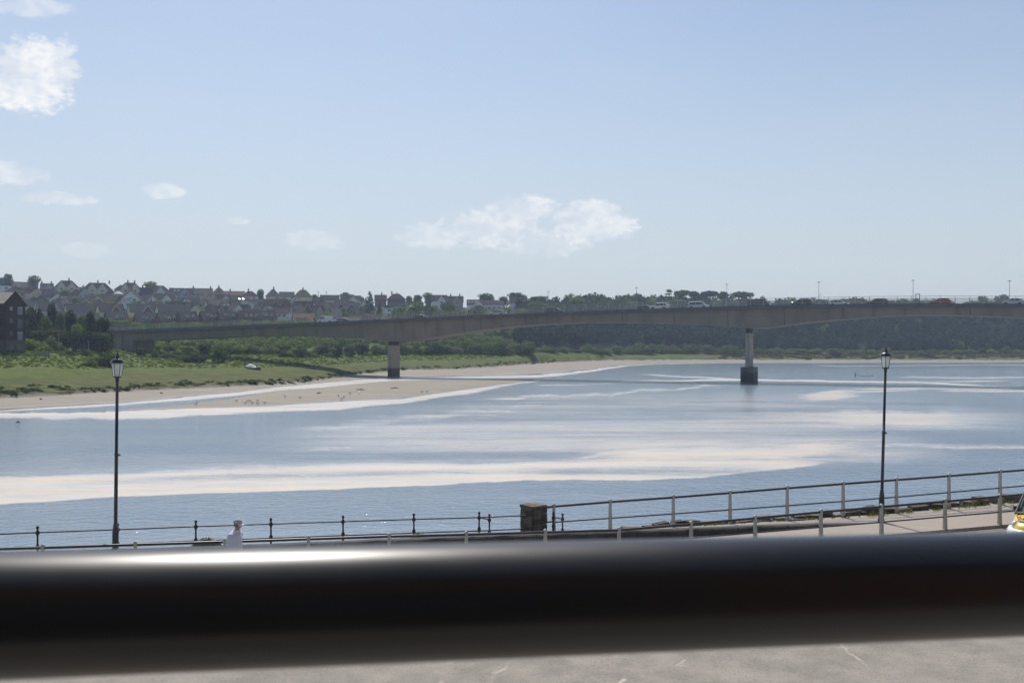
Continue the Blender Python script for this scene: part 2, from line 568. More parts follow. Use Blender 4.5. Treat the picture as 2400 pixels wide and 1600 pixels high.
def build_river():
    cols = np.arange(-700, 3100, 8.0)
    yr = np.concatenate([np.arange(1500, 1180, -4), np.arange(1180, 1000, -1.5), np.arange(1000, 845, -.7)])
    P, Yp = np.meshgrid(cols, yr)
    Z = depth(yr)[:, None] + 0 * P
    X = U(P) * Z
    wv = 5 * wob(P * .012, Yp * .02) + 2 * wob(P * .05, Yp * .05, 1)
    Yw = Yp + wv
    foam = np.zeros_like(P)
    calm = np.zeros_like(P)

    def add(k, a=1.0):
        nonlocal foam
        foam = np.maximum(foam, k * a)

    film = np.zeros_like(P)

    def thin(k, a):
        nonlocal film
        film = np.maximum(film, k * a)
    # the long cream bank of scum in mid river
    t1 = ([-700, 0, 250, 500, 900, 1100, 1300, 1500, 1800, 2080], [1150, 1116, 1105, 1094, 1082, 1084, 1077, 1070, 1071, 1066])
    b1 = ([-700, 0, 245, 560, 800, 1000, 1230, 1500, 1640, 1760, 1900, 2080], [1205, 1181, 1166, 1153, 1146, 1138, 1124, 1126, 1119, 1106, 1092, 1068])
    k = band(P, Yp + .35 * wv, t1, b1, 26, 5, px1=2100, sx=260)
    hole = .5 * band(P, Yp, ([-700, 3000], [1096, 1096]), ([-700, 3000], [1112, 1112]), 14, 14, 1150, 1900, 200) + .38 * band(P, Yp, ([0, 500, 1200, 3000], [1132, 1112, 1096, 1090]), ([0, 500, 1200, 3000], [1140, 1126, 1108, 1098]), 12, 12, 100, 1250, 300)
    add(k * (1 - hole))
    add(band(P, Yw, ([1200, 2300], [1048, 1026]), ([1200, 2300], [1100, 1062]), 36, 30, 1250, 2150, 260), .95)
    add(band(P, Yw, ([1700, 2400], [952, 968]), ([1700, 2400], [1004, 1004]), 26, 22, 1750, 2420, 260), .85)
    add(band(P, Yw, ([1300, 1700], [1068, 1040]), ([1300, 1700], [1082, 1050]), 14, 12, 1280, 1650, 120), .85)
    add(band(P, Yw, ([1500, 2400], [1024, 1040]), ([1500, 2400], [1044, 1054]), 20, 16, 1900, 2600, 200), .55)
    add(band(P, Yw, ([600, 1400], [1000, 925]), ([600, 1400], [1030, 952]), 40, 30, 560, 1450, 260), .66)
    add(band(P, Yw, ([1000, 1700], [938, 902]), ([1000, 1700], [950, 908]), 14, 8, 1050, 1800, 160), .75)
    add(band(P, Yw, ([600, 1300], [1045, 985]), ([600, 1300], [1075, 1015]), 40, 30, 560, 1300, 240), .55)
    thin(band(P, Yw, ([560, 1300, 2200], [1010, 935, 935]), ([560, 1300, 2200], [1085, 1080, 1010]), 90, 70, 520, 2300, 420), .6)
    thin(band(P, Yw, ([1150, 2300], [1030, 1012]), ([1150, 2300], [1110, 1075]), 46, 30, 1150, 2300, 320), .8)
    thin(band(P, Yw, ([1600, 2400], [945, 958]), ([1600, 2400], [1012, 1012]), 36, 30, 1600, 2500, 320), .65)
    thin(band(P, Yw, ([-700, 900], [1095, 1068]), ([-700, 900], [1130, 1098]), 40, 30, -700, 1200, 200), .4)
    # curl right of the pier
    add(band(P, Yp, ([1840, 1960, 2030], [928, 912, 908]), ([1840, 1960, 2030], [944, 938, 930]), 12, 10, 1800, 2080, 130), .85)
    add(band(P, Yp, ([1860, 2300], [920, 904]), ([1860, 2300], [928, 909]), 5, 5, 1870, 2250, 120), .6)
    # wet-mud glare painted as white foam under the bar and along both shores
    tb = np.array(BAR_B)
    t3 = ([-700, 0, 250] + list(tb[0]), [990, 968, 966] + list(tb[1] - 1))
    b3 = ([-700, 0, 260, 400, 520, 650, 800, 950, 1100, 1200, 1300], [1008, 982, 982, 979, 973, 967, 958, 944, 925, 903, 892])
    add(band(P, Yp + .6 * wv, t3, b3, 5, 11, px1=1310, sx=60), .92)
    wl = (W_PX, list(np.array(W_Y) - 3))
    th = np.interp(W_PX, [-900, 0, 500, 700, 860, 1000, 1250, 1420, 1480, 1560, 2400, 3200], [3, 4, 8, 11, 14, 6, 6, 5, 2, 1.5, 1.5, 1.5])
    add(band(P, Yp, wl, (W_PX, list(np.array(W_Y) + th)), 2, 7, sx=60), .9)
    # thin lines of scum on the right
    for (xs, ys, w, a) in (([1455, 1560, 1700, 1800], [873, 880, 888, 891], 2.4, .8), ([1400, 1600, 1750, 2050, 2173, 2314, 2420], [893, 892, 890, 894, 897, 905, 908], 2.6, .95),
                           ([1500, 1700, 1900], [880, 876, 879], 3, .35), ([1950, 2150, 2420], [911, 910, 913], 3.0, .8), ([2050, 2300, 2500], [883, 886, 881], 3.4, .6), ([2100, 2420], [898, 890], 3, .6),
                           ([1850, 2500], [857, 855], 1.8, .6), ([1900, 2500], [866, 872], 2, .4), ([2150, 2520], [915, 917], 3.4, .75), ([1200, 1500], [905, 896], 3, .5), ([1750, 2100], [921, 926], 3, .35), ([-100, 300, 600], [978, 972, 968], 3, .5)):
        yy = np.interp(P, xs, ys)
        k = np.exp(-((Yp + .25 * wv - yy) / w) ** 2) * sstep((P - xs[0]) / 90) * sstep((xs[-1] - P) / 90)
        add(k, a)
    dist = sstep((930 - Yp) / 60)
    calm = np.clip(.3 * foam + .28 + .5 * sstep((1060 - Yp) / 170), 0, 1)
    v = np.stack([X, Z, 0 * X], -1).reshape(-1, 3)
    me = np_mesh('river', v, grid_faces(len(yr), len(cols)), water_material(), True, {'foam': foam, 'calm': calm, 'film': film})
    tag(mesh_obj('river', me), 'wide tidal river with drifting pale foam and painted glare on blue water', kind='structure')


build_river()

# ------------------------------------------------------------------ bridge
BZ0, BT = 245.0, -0.45
DK = [(-60, 789), (100, 782), (268, 774), (415, 768.6), (530, 764), (621, 760), (736, 755.5), (899, 748.4), (1069, 741), (1250, 733.6), (1420, 727), (1519, 723.4), (1700, 717.6), (1882, 713.7), (2050, 711), (2217, 710.6), (2400, 712)]
GB = [(-60, 812), (100, 806), (300, 798), (415, 795), (507, 790), (560, 787.6), (621, 787), (700, 788), (800, 791), (878, 797.7), (909, 800.5), (937, 800), (1005, 790), (1111, 774), (1200, 764), (1285, 758), (1350, 755.6), (1413, 754.8), (1519, 756), (1625, 759.5), (1700, 764.4), (1741, 769.6), (1778, 769.6), (1882, 755), (1970, 747.2), (2050, 741.5), (2087, 739), (2184, 737), (2304, 739.7), (2400, 744)]


def bl(px):
    u = U(px)
    Y = BZ0 / (1 - BT * u)
    return u * Y, Y


def bridge_tables():
    def conv(tab):
        xs, zs = [], []
        for px, y in tab:
            X, Y = bl(px)
            xs.append(X); zs.append(zy(y, Y))
        return np.array(xs), np.array(zs)
    dx, dz = conv(DK)
    gx, gz = conv(GB)
    # carry on past the frame to the next pier
    dx = np.append(dx, [110, 140, 175]); dz = np.append(dz, [16.55, 15.9, 14.9])
    gx = np.append(gx, [115, 128, 136, 144, 160, 175]); gz = np.append(gz, [13.5, 12.1, 11.0, 11.6, 12.4, 12.4])
    return dx, dz, gx, gz


DXT, DZT, GXT, GZT = bridge_tables()
BN = Vector((-BT, 1, 0)).normalized()      # across the deck, away from the viewer
BD = Vector((1, BT, 0)).normalized()       # along the deck, to the right
BXS = np.concatenate([np.linspace(DXT[0], 175, 120)])


def smooth_interp(x, xs, zs, w=3.0):
    x = np.atleast_1d(np.asarray(x, float))
    return sum(np.interp(x + d, xs, zs) for d in (-w, -w / 2, 0, w / 2, w)) / 5


def deck_z(X):
    return float(smooth_interp(X, DXT, DZT, 10)[0])


def bpoint(X, off, z):
    return Vector((X, BZ0 + BT * X, 0)) + BN * off + Vector((0, 0, z))


def build_bridge():
    root = empty('road_bridge', bpoint(52.7, 6, 0))
    o0 = root.location.copy()
    tag(root, 'long concrete road bridge with arched girder and tall piers across river', 'bridge')

    def stain(g, v, col, p):
        n = g.noise(g.mapv(v, (.35, .35, .05)), 1.0, 5, .6)
        return g.mix(g.ramp(n, .5, .8), col, (.13, .11, .09))
    conc = mat('bridge_concrete', (.24, .207, .162), (.195, .168, .132), .8, .25, .2, 2.0, extra=stain)
    edge = mat('bridge_edge_beam', (.12, .118, .115), (.085, .085, .085), .8, .5)
    road = mat('bridge_asphalt', (.06, .06, .062), (.045, .045, .047), .85, .6)
    railm = mat('parapet_paint', (.40, .375, .32), (.34, .31, .26), .5, 1.0)
    dz = smooth_interp(BXS, DXT, DZT, 10)
    gz = smooth_interp(BXS, GXT, GZT, 1.5)
    dz_g = smooth_interp(BXS, DXT, DZT, 10)
    n = len(BXS)

    def loft(name, rings, m, closed=True):
        mb = MB()
        k = len(rings[0])
        v = [bpoint(X, o, z) - o0 for X, ring in zip(BXS, rings) for o, z in ring]
        f = []
        for i in range(n - 1):
            for j in range(k if closed else k - 1):
                j2 = (j + 1) % k
                f.append((i * k + j, (i + 1) * k + j, (i + 1) * k + j2, i * k + j2))
        if closed:
            f += [tuple(range(k)), tuple(reversed(range((n - 1) * k, n * k)))]
        mb.add(v, f)
        return mb.build(name, m, root)
    loft('girder', [[(1.2, b), (9.8, b), (10.2, t - .62), (.8, t - .62)] for t, b in zip(dz, gz)], conc)
    loft('deck_slab', [[(-.25, t - .62), (13.2, t - .62), (13.2, t - .35), (-.25, t - .35)] for t in dz], conc)
    loft('edge_beam', [[(-.5, t - .72), (.1, t - .72), (.1, t), (-.5, t)] for t in dz], edge)
    loft('edge_beam', [[(12.9, t - .72), (13.5, t - .72), (13.5, t), (12.9, t)] for t in dz], edge)
    loft('road_surface', [[(2.4, t - .33), (10.6, t - .33), (10.6, t - .2), (2.4, t - .2)] for t in dz], road)
    loft('footway', [[(.1, t - .33), (2.4, t - .33), (2.4, t - .08), (.1, t - .08)] for t in dz], mat('footway_asphalt', (.12, .115, .11)))
    loft('footway', [[(10.6, t - .33), (12.9, t - .33), (12.9, t - .08), (10.6, t - .08)] for t in dz], MATS['footway_asphalt'])
    # construction joints on the near face
    jm = mat('girder_joint', (.10, .085, .068))
    for X in np.arange(-110, 120, 11.3):
        t = deck_z(X) - .7
        b = float(smooth_interp(X, GXT, GZT, 1.5)[0]) + .04
        v = [bpoint(X + s, o - .012, z) - o0 for s, o, z in ((-.07, 1.2, b), (.07, 1.2, b), (.07, .8, t), (-.07, .8, t))]
        v += [p + BN * .05 for p in v]
        MB().add(v, [(0, 1, 2, 3), (4, 7, 6, 5), (0, 4, 5, 1), (1, 5, 6, 2), (2, 6, 7, 3), (3, 7, 4, 0)]).build('joint', jm, root)
    # parapets
    for off in (-.2, 13.2):
        for hgt, w in ((1.5, .042), (1.08, .036), (.7, .036), (.32, .036)):
            loft('parapet_rail', [[(off - w, t + hgt - w), (off + w, t + hgt - w), (off + w, t + hgt + w), (off - w, t + hgt + w)] for t in dz], railm)
        pm = MB().box(-.045, .045, -.045, .045, -.02, 1.58).mesh('parapet_post', railm)
        X = float(DXT[0]) + 1.0
        while X < 174:
            mesh_obj('parapet_post', pm, root, loc=bpoint(X, off + (.14 if off < 5 else -.14), deck_z(X)) - o0, rot=(0, 0, math.atan2(BD.y, BD.x)))
            X += 2.52
    # gate frame in the parapet
    gx = bl(2151)[0]
    mb = MB()
    a = math.atan2(BD.y, BD.x)
    for s in (-.35, .35):
        mb.box(s - .07, s + .07, -.07, .07, 0, 1.9)
    mb.box(-.42, .42, -.07, .07, 1.9, 2.0)
    mb.build('access_frame', mat('dark_steel', (.05, .05, .055), rough=.5), root, loc=bpoint(gx, -.1, deck_z(gx)) - o0, rot=(0, 0, a))

    # piers
    def algae(g, v, col, p):
        z = g.n('ShaderNodeSeparateXYZ', {0: v}).outputs[2]
        nz = g.noise(v, .9, 4, .6)
        return g.mix(g.ramp(g.m('ADD', z, g.m('MULTIPLY', nz, 1.4)), 3.4, 2.7), col, (.045, .042, .036))
    pmat = mat('pier_concrete', (.40, .35, .29), (.31, .27, .22), .8, .5, .2, 3., extra=algae)
    cmat = mat('caisson_concrete', (.17, .155, .135), (.10, .095, .085), .8, .8, .3, 3., extra=algae)
    M = Matrix.Rotation(a, 4, 'Z')
    for px, kind in ((923, 'mud'), (1756, 'river'), (None, 'off')):
        X = bl(px)[0] if px else 136.0
        for _ in range(8 if px else 0):
            c = bpoint(X, 5.5, 0)
            X += (U(px) * c.y - c.x) * .9
        c = bpoint(X, 5.5, 0)
        ztop = float(smooth_interp(X, GXT, GZT, 1.5)[0])
        pr = MB()
        w = .5 if kind == 'mud' else .45
        base = -1.6 if kind == 'mud' else 3.0
        pr.prism([(-w, base), (w, base), (w, ztop - 1.05), (-w, ztop - 1.05)], -2.3, 2.3)
        pr.prism([(-w * .5, base), (w * .5, base), (w * .5, ztop - 1.05), (-w * .5, ztop - 1.05)], -2.55, 2.55)
        po = pr.build('pier', pmat, root, loc=c - o0, rot=(0, 0, a))
        tag(po, 'pier standing in mud, dark with algae near its foot' if kind == 'mud' else ('pier rising from a caisson in the river' if kind == 'river' else None))
        MB().box(-w * .8, w * .8, -2.1, 2.1, ztop - 1.05, ztop + .15).build('bearing', mat('bearing_dark', (.03, .03, .033)), po)
        if kind != 'mud':
            cb = MB().box(-1.45, 1.45, -2.9, 2.9, -2, 3.55, taper=.05)
            cb.build('caisson', cmat, po)
            st = MB()
            st.tube([(1.1, -2.6, 3.5), (1.1, -2.6, 5.6)], .05, 6)
            st.build('marker_pole', MATS['dark_steel'], po)
    # left abutment
    X = bl(288)[0]
    zg = 5.2
    ab = MB()
    ab.box(-6, -1.2, .6, 10.4, zg - 3 - 0, deck_z(X) - .7)
    ab.box(-1.2, 2.9, 1.0, 10.0, zg - 3, float(smooth_interp(X, GXT, GZT, 1.5)[0]) + .02)
    ab.build('abutment', conc, root, loc=bpoint(X, 0, 0) - o0, rot=(0, 0, a))
    # lamp columns
    pole = mat('galvanised_steel', (.34, .35, .36), rough=.5, metal=.4)
    for i, (px, ytop) in enumerate(((1239, 683), (1444, 674), (1654, 666), (1868, 661), (2087, 657), (2311, 658))):
        X = bl(px)[0] * 1.045
        p = bpoint(X, 12.2, 0)
        px2 = CX + F * p.x / p.y
        zt = zy(ytop, p.y)
        zd = deck_z(X) - .08
        lamp = empty('bridge_lamp_column', (p.x, p.y, zd))
        h = zt - zd
        MB().tube([(0, 0, 0), (0, 0, 1.2), (0, 0, 1.25), (0, 0, h - .08)], [.1, .1, .065, .042], 8).build('mast', pole, lamp)
        MB().box(-.35, .35, -.12, .12, h - .08, h + .06, taper=.03).build('lantern_head', pole, lamp)
        if px == 1868:
            MB().tube([(0, 0, 2.6), (.45, 0, 2.6), (.45, 0, 3.1)], .04, 6).build('instrument_arm', pole, lamp)
        queue_label(lamp, px, 'slim grey lamp column on the bridge deck', 'along the bridge', 'lamp post', 'lamp columns on the bridge')


build_bridge()

# ------------------------------------------------------------------ vehicles


def car_meshes(kind):
    """profiles run along +x = forwards; length about 4.2"""
    if kind == 'van':
        L, Wd, H = 5.1, .98, 2.0
        body = [(-2.55, .35), (-2.55, 1.0), (-2.5, 1.95), (1.05, 2.0), (1.35, 1.93), (2.05, 1.18), (2.5, .98), (2.56, .6), (2.55, .33)]
        side = [[(1.25, 1.2), (1.85, 1.2), (1.42, 1.78), (1.25, 1.8)], [(.35, 1.2), (1.12, 1.2), (1.12, 1.8), (.35, 1.8)]]
        ws = ((1.38, 1.90), (2.02, 1.22)); rw = ((-2.53, 1.78), (-2.56, 1.25)); wx = (-1.55, 1.65); wr = .34
    elif kind == 'mpv':
        L, Wd, H = 4.7, .95, 1.85
        body = [(-2.35, .35), (-2.38, .9), (-2.25, 1.75), (-1.9, 1.85), (.7, 1.85), (1.0, 1.78), (1.65, 1.12), (2.25, .92), (2.36, .6), (2.34, .33)]
        side = [[(.95, 1.12), (1.45, 1.12), (1.0, 1.65), (.95, 1.65)], [(-.35, 1.12), (.85, 1.12), (.85, 1.68), (-.35, 1.68)], [(-1.95, 1.12), (-.45, 1.12), (-.45, 1.68), (-1.85, 1.68)]]
        ws = ((1.02, 1.76), (1.62, 1.16)); rw = ((-2.26, 1.68), (-2.38, 1.1)); wx = (-1.45, 1.5); wr = .34
    elif kind == 'suv':
        L, Wd, H = 4.5, .94, 1.7
        body = [(-2.22, .38), (-2.26, .9), (-2.1, 1.3), (-1.75, 1.66), (.3, 1.7), (.6, 1.62), (1.2, 1.08), (2.1, .96), (2.26, .65), (2.22, .36)]
        side = [[(-.1, 1.1), (.95, 1.1), (.5, 1.54), (-.1, 1.56)], [(-1.2, 1.1), (-.2, 1.1), (-.2, 1.56), (-1.2, 1.56)], [(-1.85, 1.12), (-1.3, 1.1), (-1.3, 1.54), (-1.6, 1.5)]]
        ws = ((.62, 1.6), (1.17, 1.12)); rw = ((-1.78, 1.62), (-2.08, 1.3)); wx = (-1.3, 1.42); wr = .36
    elif kind == 'estate':
        L, Wd, H = 4.5, .89, 1.46
        body = [(-2.2, .32), (-2.25, .8), (-2.1, 1.0), (-1.75, 1.4), (.1, 1.46), (.4, 1.4), (1.1, .96), (2.0, .8), (2.25, .55), (2.22, .3)]
        side = [[(-.2, .98), (.85, .96), (.35, 1.33), (-.2, 1.36)], [(-1.1, .98), (-.3, .98), (-.3, 1.36), (-1.1, 1.35)], [(-1.8, 1.02), (-1.2, .98), (-1.2, 1.34), (-1.55, 1.3)]]
        ws = ((.42, 1.38), (1.07, .99)); rw = ((-1.78, 1.36), (-2.08, 1.04)); wx = (-1.3, 1.4); wr = .31
    else:   # hatchback
        L, Wd, H = 4.05, .87, 1.48
        body = [(-2.0, .33), (-2.04, .8), (-1.92, 1.0), (-1.55, 1.38), (-.9, 1.47), (.0, 1.48), (.35, 1.4), (1.05, .97), (1.8, .82), (2.02, .58), (2.0, .3)]
        side = [[(-.25, .99), (.85, .98), (.3, 1.33), (-.25, 1.38)], [(-1.35, 1.02), (-.35, .99), (-.35, 1.38), (-1.1, 1.32)]]
        ws = ((.37, 1.38), (1.02, .99)); rw = ((-1.57, 1.35), (-1.9, 1.02)); wx = (-1.22, 1.28); wr = .31
    return body, side, ws, rw, wx, wr, Wd


GLASSM = mat('tinted_glass', (.025, .03, .036), (.02, .024, .028), .06, 1.0, spec=.8)
TYRE = mat('tyre_rubber', (.02, .02, .022), rough=.85)
RIM = mat('wheel_alloy', (.45, .45, .46), rough=.35, metal=.7)
TAILM = mat('tail_light_red', (.35, .02, .02), rough=.2)
HEADM = mat('head_light_clear', (.7, .72, .74), rough=.08, spec=.8)
PLATEM = mat('bumper_black', (.03, .03, .032), rough=.6)


def paint(name, c):
    return mat('paint_' + name, c, tuple(x * .93 for x in c), .22, .6, coat=.6)


def wheel_meshes(wr):
    k = 'wheel_%g' % wr
    if k not in WCACHE:
        t = MB(); r_ = MB()
        n = 18
        prof = [(wr * .62, -.1), (wr * .95, -.1), (wr, -.06), (wr, .06), (wr * .95, .1), (wr * .62, .1)]
        v, f = [], []
        for r, y in prof:
            for i in range(n):
                a = 2 * math.pi * i / n
                v.append((r * math.cos(a), y, r * math.sin(a)))
        for i in range(len(prof) - 1):
            for j in range(n):
                f.append((i * n + j, i * n + (j + 1) % n, (i + 1) * n + (j + 1) % n, (i + 1) * n + j))
        t.add(v, f, 0, True)
        v = [(0, -.07, 0)] + [(wr * .64 * math.cos(2 * math.pi * i / n), -.095, wr * .64 * math.sin(2 * math.pi * i / n)) for i in range(n)]
        v += [(0, .07, 0)] + [(x, -y, z) for x, y, z in v[1:n + 1]]
        f = [(0, 1 + i, 1 + (i + 1) % n) for i in range(n)] + [(n + 1, n + 2 + (i + 1) % n, n + 2 + i) for i in range(n)]
        r_.add(v, f, 0, False)
        WCACHE[k] = (t.mesh('tyre', TYRE), r_.mesh('rim', RIM))
    return WCACHE[k]


WCACHE = {}


def make_car(name, kind, pm, loc, rz):
    root = empty(name, loc, rz)
    body, side, ws, rw, wx, wr, Wd = car_meshes(kind)
    n = len(body)

    def hw(z):    # tumblehome
        return Wd if z < .95 else Wd - (z - .95) * (.10 if kind == 'van' else .2)
    mb = MB()
    rows = [(-1.0, 0), (-.86, .0), (.86, .0), (1.0, 0)]
    v = []
    for j, (s, _) in enumerate(rows):
        for x, z in body:
            sh = .985 if abs(s) == 1.0 else 1.0
            zz = z if abs(s) < 1 else (z - (.045 if z > .5 else 0))
            v.append((x * sh, s * hw(z), zz))
    f = []
    for j in range(3):
        for i in range(n - 1):
            f.append((j * n + i, j * n + i + 1, (j + 1) * n + i + 1, (j + 1) * n + i))
        f.append((j * n + n - 1, j * n, (j + 1) * n, (j + 1) * n + n - 1))
    mb.add(v, f, 0, False)
    # side walls with wheel arches
    for s in (0, 3):
        idx = [s * n + i for i in range(n)]
        mb.f.append(tuple(idx) if s == 3 else tuple(reversed(idx)))
        mb.mi.append(0); mb.sm.append(False)
    b = mb.build('body', pm, root)
    MB().box(-wx[1] - .5, wx[1] + .5, -Wd + .06, Wd - .06, .2, .4).build('underbody', PLATEM, root)
    for sgn in (-1, 1):
        for poly in side:
            w = MB()
            pv = [(x, sgn * (hw(z) * 1.0 + .012), z) for x, z in poly] + [(x, sgn * (hw(z) - .03), z) for x, z in poly]
            k = len(poly)
            w.add(pv, [tuple(range(k)), tuple(reversed(range(k, 2 * k)))] + [(i, (i + 1) % k, (i + 1) % k + k, i + k) for i in range(k)])
            w.build('side_window', GLASSM, root)
        MB().box(-.14, .1, sgn * (Wd + .02) - (.16 if sgn < 0 else 0), sgn * (Wd + .02) + (.16 if sgn > 0 else 0), 1.0, 1.14).build('wing_mirror', pm, root, loc=(ws[1][0] - .25, 0, 0))
        x, z = body[-3]
        MB().box(x - .22, x + .03, sgn * Wd * .5 if sgn > 0 else -Wd * .93, Wd * .93 if sgn > 0 else -Wd * .5, z - .14, z + .02).build('headlight', HEADM, root)
        x, z = body[1]
        MB().box(x - .03, x + .18, sgn * Wd * .72 if sgn > 0 else -Wd * .96, Wd * .96 if sgn > 0 else -Wd * .72, z - .1, z + .16).build('tail_light', TAILM, root)
        for x in wx:
            t, r_ = wheel_meshes(wr)
            wo = mesh_obj('wheel', t, root, loc=(x, sgn * (Wd - .085), wr))
            mesh_obj('rim', r_, wo)
            arch = MB()
            arch.tube([(x, sgn * (Wd - .2), wr + .02), (x, sgn * (Wd + .004), wr + .02)], wr * 1.15, 18)
            arch.build('wheel_arch', PLATEM, root)
    for nm, (a, c) in (('windscreen', ws), ('rear_window', rw)):
        w = MB()
        dx = .015 if nm == 'windscreen' else -.015
        ha, hc = hw(a[1]) * .86, hw(c[1]) * .9
        w.add([(a[0] + dx, -ha, a[1] + .012), (a[0] + dx, ha, a[1] + .012), (c[0] + dx, hc, c[1] + .012), (c[0] + dx, -hc, c[1] + .012),
               (a[0] - dx, -ha, a[1] - .02), (a[0] - dx, ha, a[1] - .02), (c[0] - dx, hc, c[1] - .02), (c[0] - dx, -hc, c[1] - .02)],
              [(0, 1, 2, 3), (7, 6, 5, 4), (0, 4, 5, 1), (1, 5, 6, 2), (2, 6, 7, 3), (3, 7, 4, 0)])
        w.build(nm, GLASSM, root)
    x, z = body[-2]
    MB().box(x - .1, x + .02, -Wd * .6, Wd * .6, z - .18, z - .02).build('grille', PLATEM, root)
    return root


CARS = [  # px0, px1, kind, colour, facing, label
    (745, 788, 'van', 'white', -1, 'white panel van on the bridge, driving left', 'van'),
    (792, 824, 'estate', 'charcoal', 1, 'charcoal car right behind the white van on the bridge', 'car'),
    (970, 1006, 'hatch', 'black', 1, 'black hatchback above the muddy bridge pier', 'car'),
    (1146, 1189, 'estate', 'silver', -1, 'silver estate car right of the two walkers on bridge', 'car'),
    (1280, 1323, 'suv', 'navy', 1, 'dark navy car on bridge, leftmost over open water', 'car'),
    (1500, 1530, 'hatch', 'teal', 1, 'dark teal hatchback half hidden by the white off-roader', 'car'),
    (1527, 1565, 'suv', 'white', -1, 'white off-roader in front of the teal hatchback', 'car'),
    (1616, 1658, 'mpv', 'pale', 1, 'pale people carrier with dark windows on the bridge', 'car'),
    (1755, 1804, 'van', 'black', 1, 'black van right above the river pier', 'van'),
    (1859, 1902, 'suv', 'dgreen', -1, 'dark green off-roader with a lit headlight on bridge', 'car'),
    (1944, 1989, 'estate', 'white', 1, 'white estate car on bridge, driving right', 'car'),
    (2032, 2080, 'estate', 'charcoal', -1, 'charcoal estate car on bridge left of the red car', 'car'),
    (2181, 2227, 'hatch', 'red', -1, 'red hatchback on the bridge', 'car'),
    (2354, 2392, 'hatch', 'silver', -1, 'silver hatchback at the right end of the bridge', 'car')]
PAINTS = {'white': (.78, .78, .77), 'charcoal': (.05, .052, .056), 'black': (.018, .018, .02), 'silver': (.5, .51, .53), 'navy': (.03, .036, .055),
          'teal': (.02, .075, .075), 'pale': (.6, .61, .62), 'dgreen': (.035, .045, .03), 'red': (.26, .028, .022)}
CARNAME = {'van': 'van', 'mpv': 'people_carrier', 'suv': 'off_road_car', 'estate': 'estate_car', 'hatch': 'hatchback_car'}
for (p0, p1, kind, colr, face, lab, cat) in CARS:
    off = 4.4 if face < 0 else 8.0
    pc = (p0 + p1) / 2
    # solve position on the lane whose centre shows at this pixel
    X = bl(pc)[0]
    for _ in range(12):
        p = bpoint(X, off, 0)
        X += (U(pc) * p.y - p.x) * .9
    p = bpoint(X, off, deck_z(X) - .2)
    slope = (deck_z(X + 2) - deck_z(X - 2)) / 4.38
    rz = math.atan2(BD.y, BD.x) + (math.pi if face < 0 else 0)
    c = make_car(CARNAME[kind], kind, paint(colr, PAINTS[colr]), p, rz)
    c.rotation_euler = Euler((0, -math.atan(slope) * face, rz), 'XYZ')
    tag(c, lab, cat, 'vehicles crossing the bridge')
    if colr == 'dgreen':
        m = bpy.data.materials.new('lit_headlight')
        m.use_nodes = True
        g = NT(m.node_tree)
        e = g.n('ShaderNodeEmission', {'Color': (1, .95, .85, 1), 'Strength': 14.0})
        g.t.links.new(e.outputs[0], g.n('ShaderNodeOutputMaterial').inputs[0])
        for ch in c.children:
            if ch.name.startswith('headlight') and ch.matrix_local is not None:
                ch.data = ch.data.copy()
                ch.data.materials[0] = m

# ------------------------------------------------------------------ trees and bushes


def leaf_cloud(lobes, count, size, seed, flat=0.0):
    """leaf quads on and inside a set of ellipsoid lobes (cx,cy,cz,rx,ry,rz)"""
    r = np.random.default_rng(seed)
    lob = np.array(lobes, float)
    area = (lob[:, 3] * lob[:, 4] + lob[:, 3] * lob[:, 5] + lob[:, 4] * lob[:, 5])
    idx = r.choice(len(lob), count, p=area / area.sum())
    d = r.normal(size=(count, 3)); d /= np.linalg.norm(d, axis=1)[:, None]
    rad = np.where(r.random(count) < .72, r.normal(.97, .07, count), r.random(count) ** .5 * .9)
    c = lob[idx, :3] + d * lob[idx, 3:] * rad[:, None]
    nrm = d * .55 + r.normal(size=(count, 3)) * .6
    nrm[:, 2] += .25 + flat
    nrm /= np.linalg.norm(nrm, axis=1)[:, None]
    a = np.cross(nrm, r.normal(size=(count, 3))); a /= np.linalg.norm(a, axis=1)[:, None]
    b = np.cross(nrm, a)
    s = size * r.uniform(.55, 1.35, count)[:, None]
    v = np.stack([c - a * s - b * s * .55, c + a * s * .25 - b * s * .8, c + a * s + b * s * .5, c - a * s * .3 + b * s * .85], 1)
    keep = v[:, :, 2].min(1) > 0.0
    v = v[keep]
    return v.reshape(-1, 3), np.arange(len(v) * 4).reshape(-1, 4)


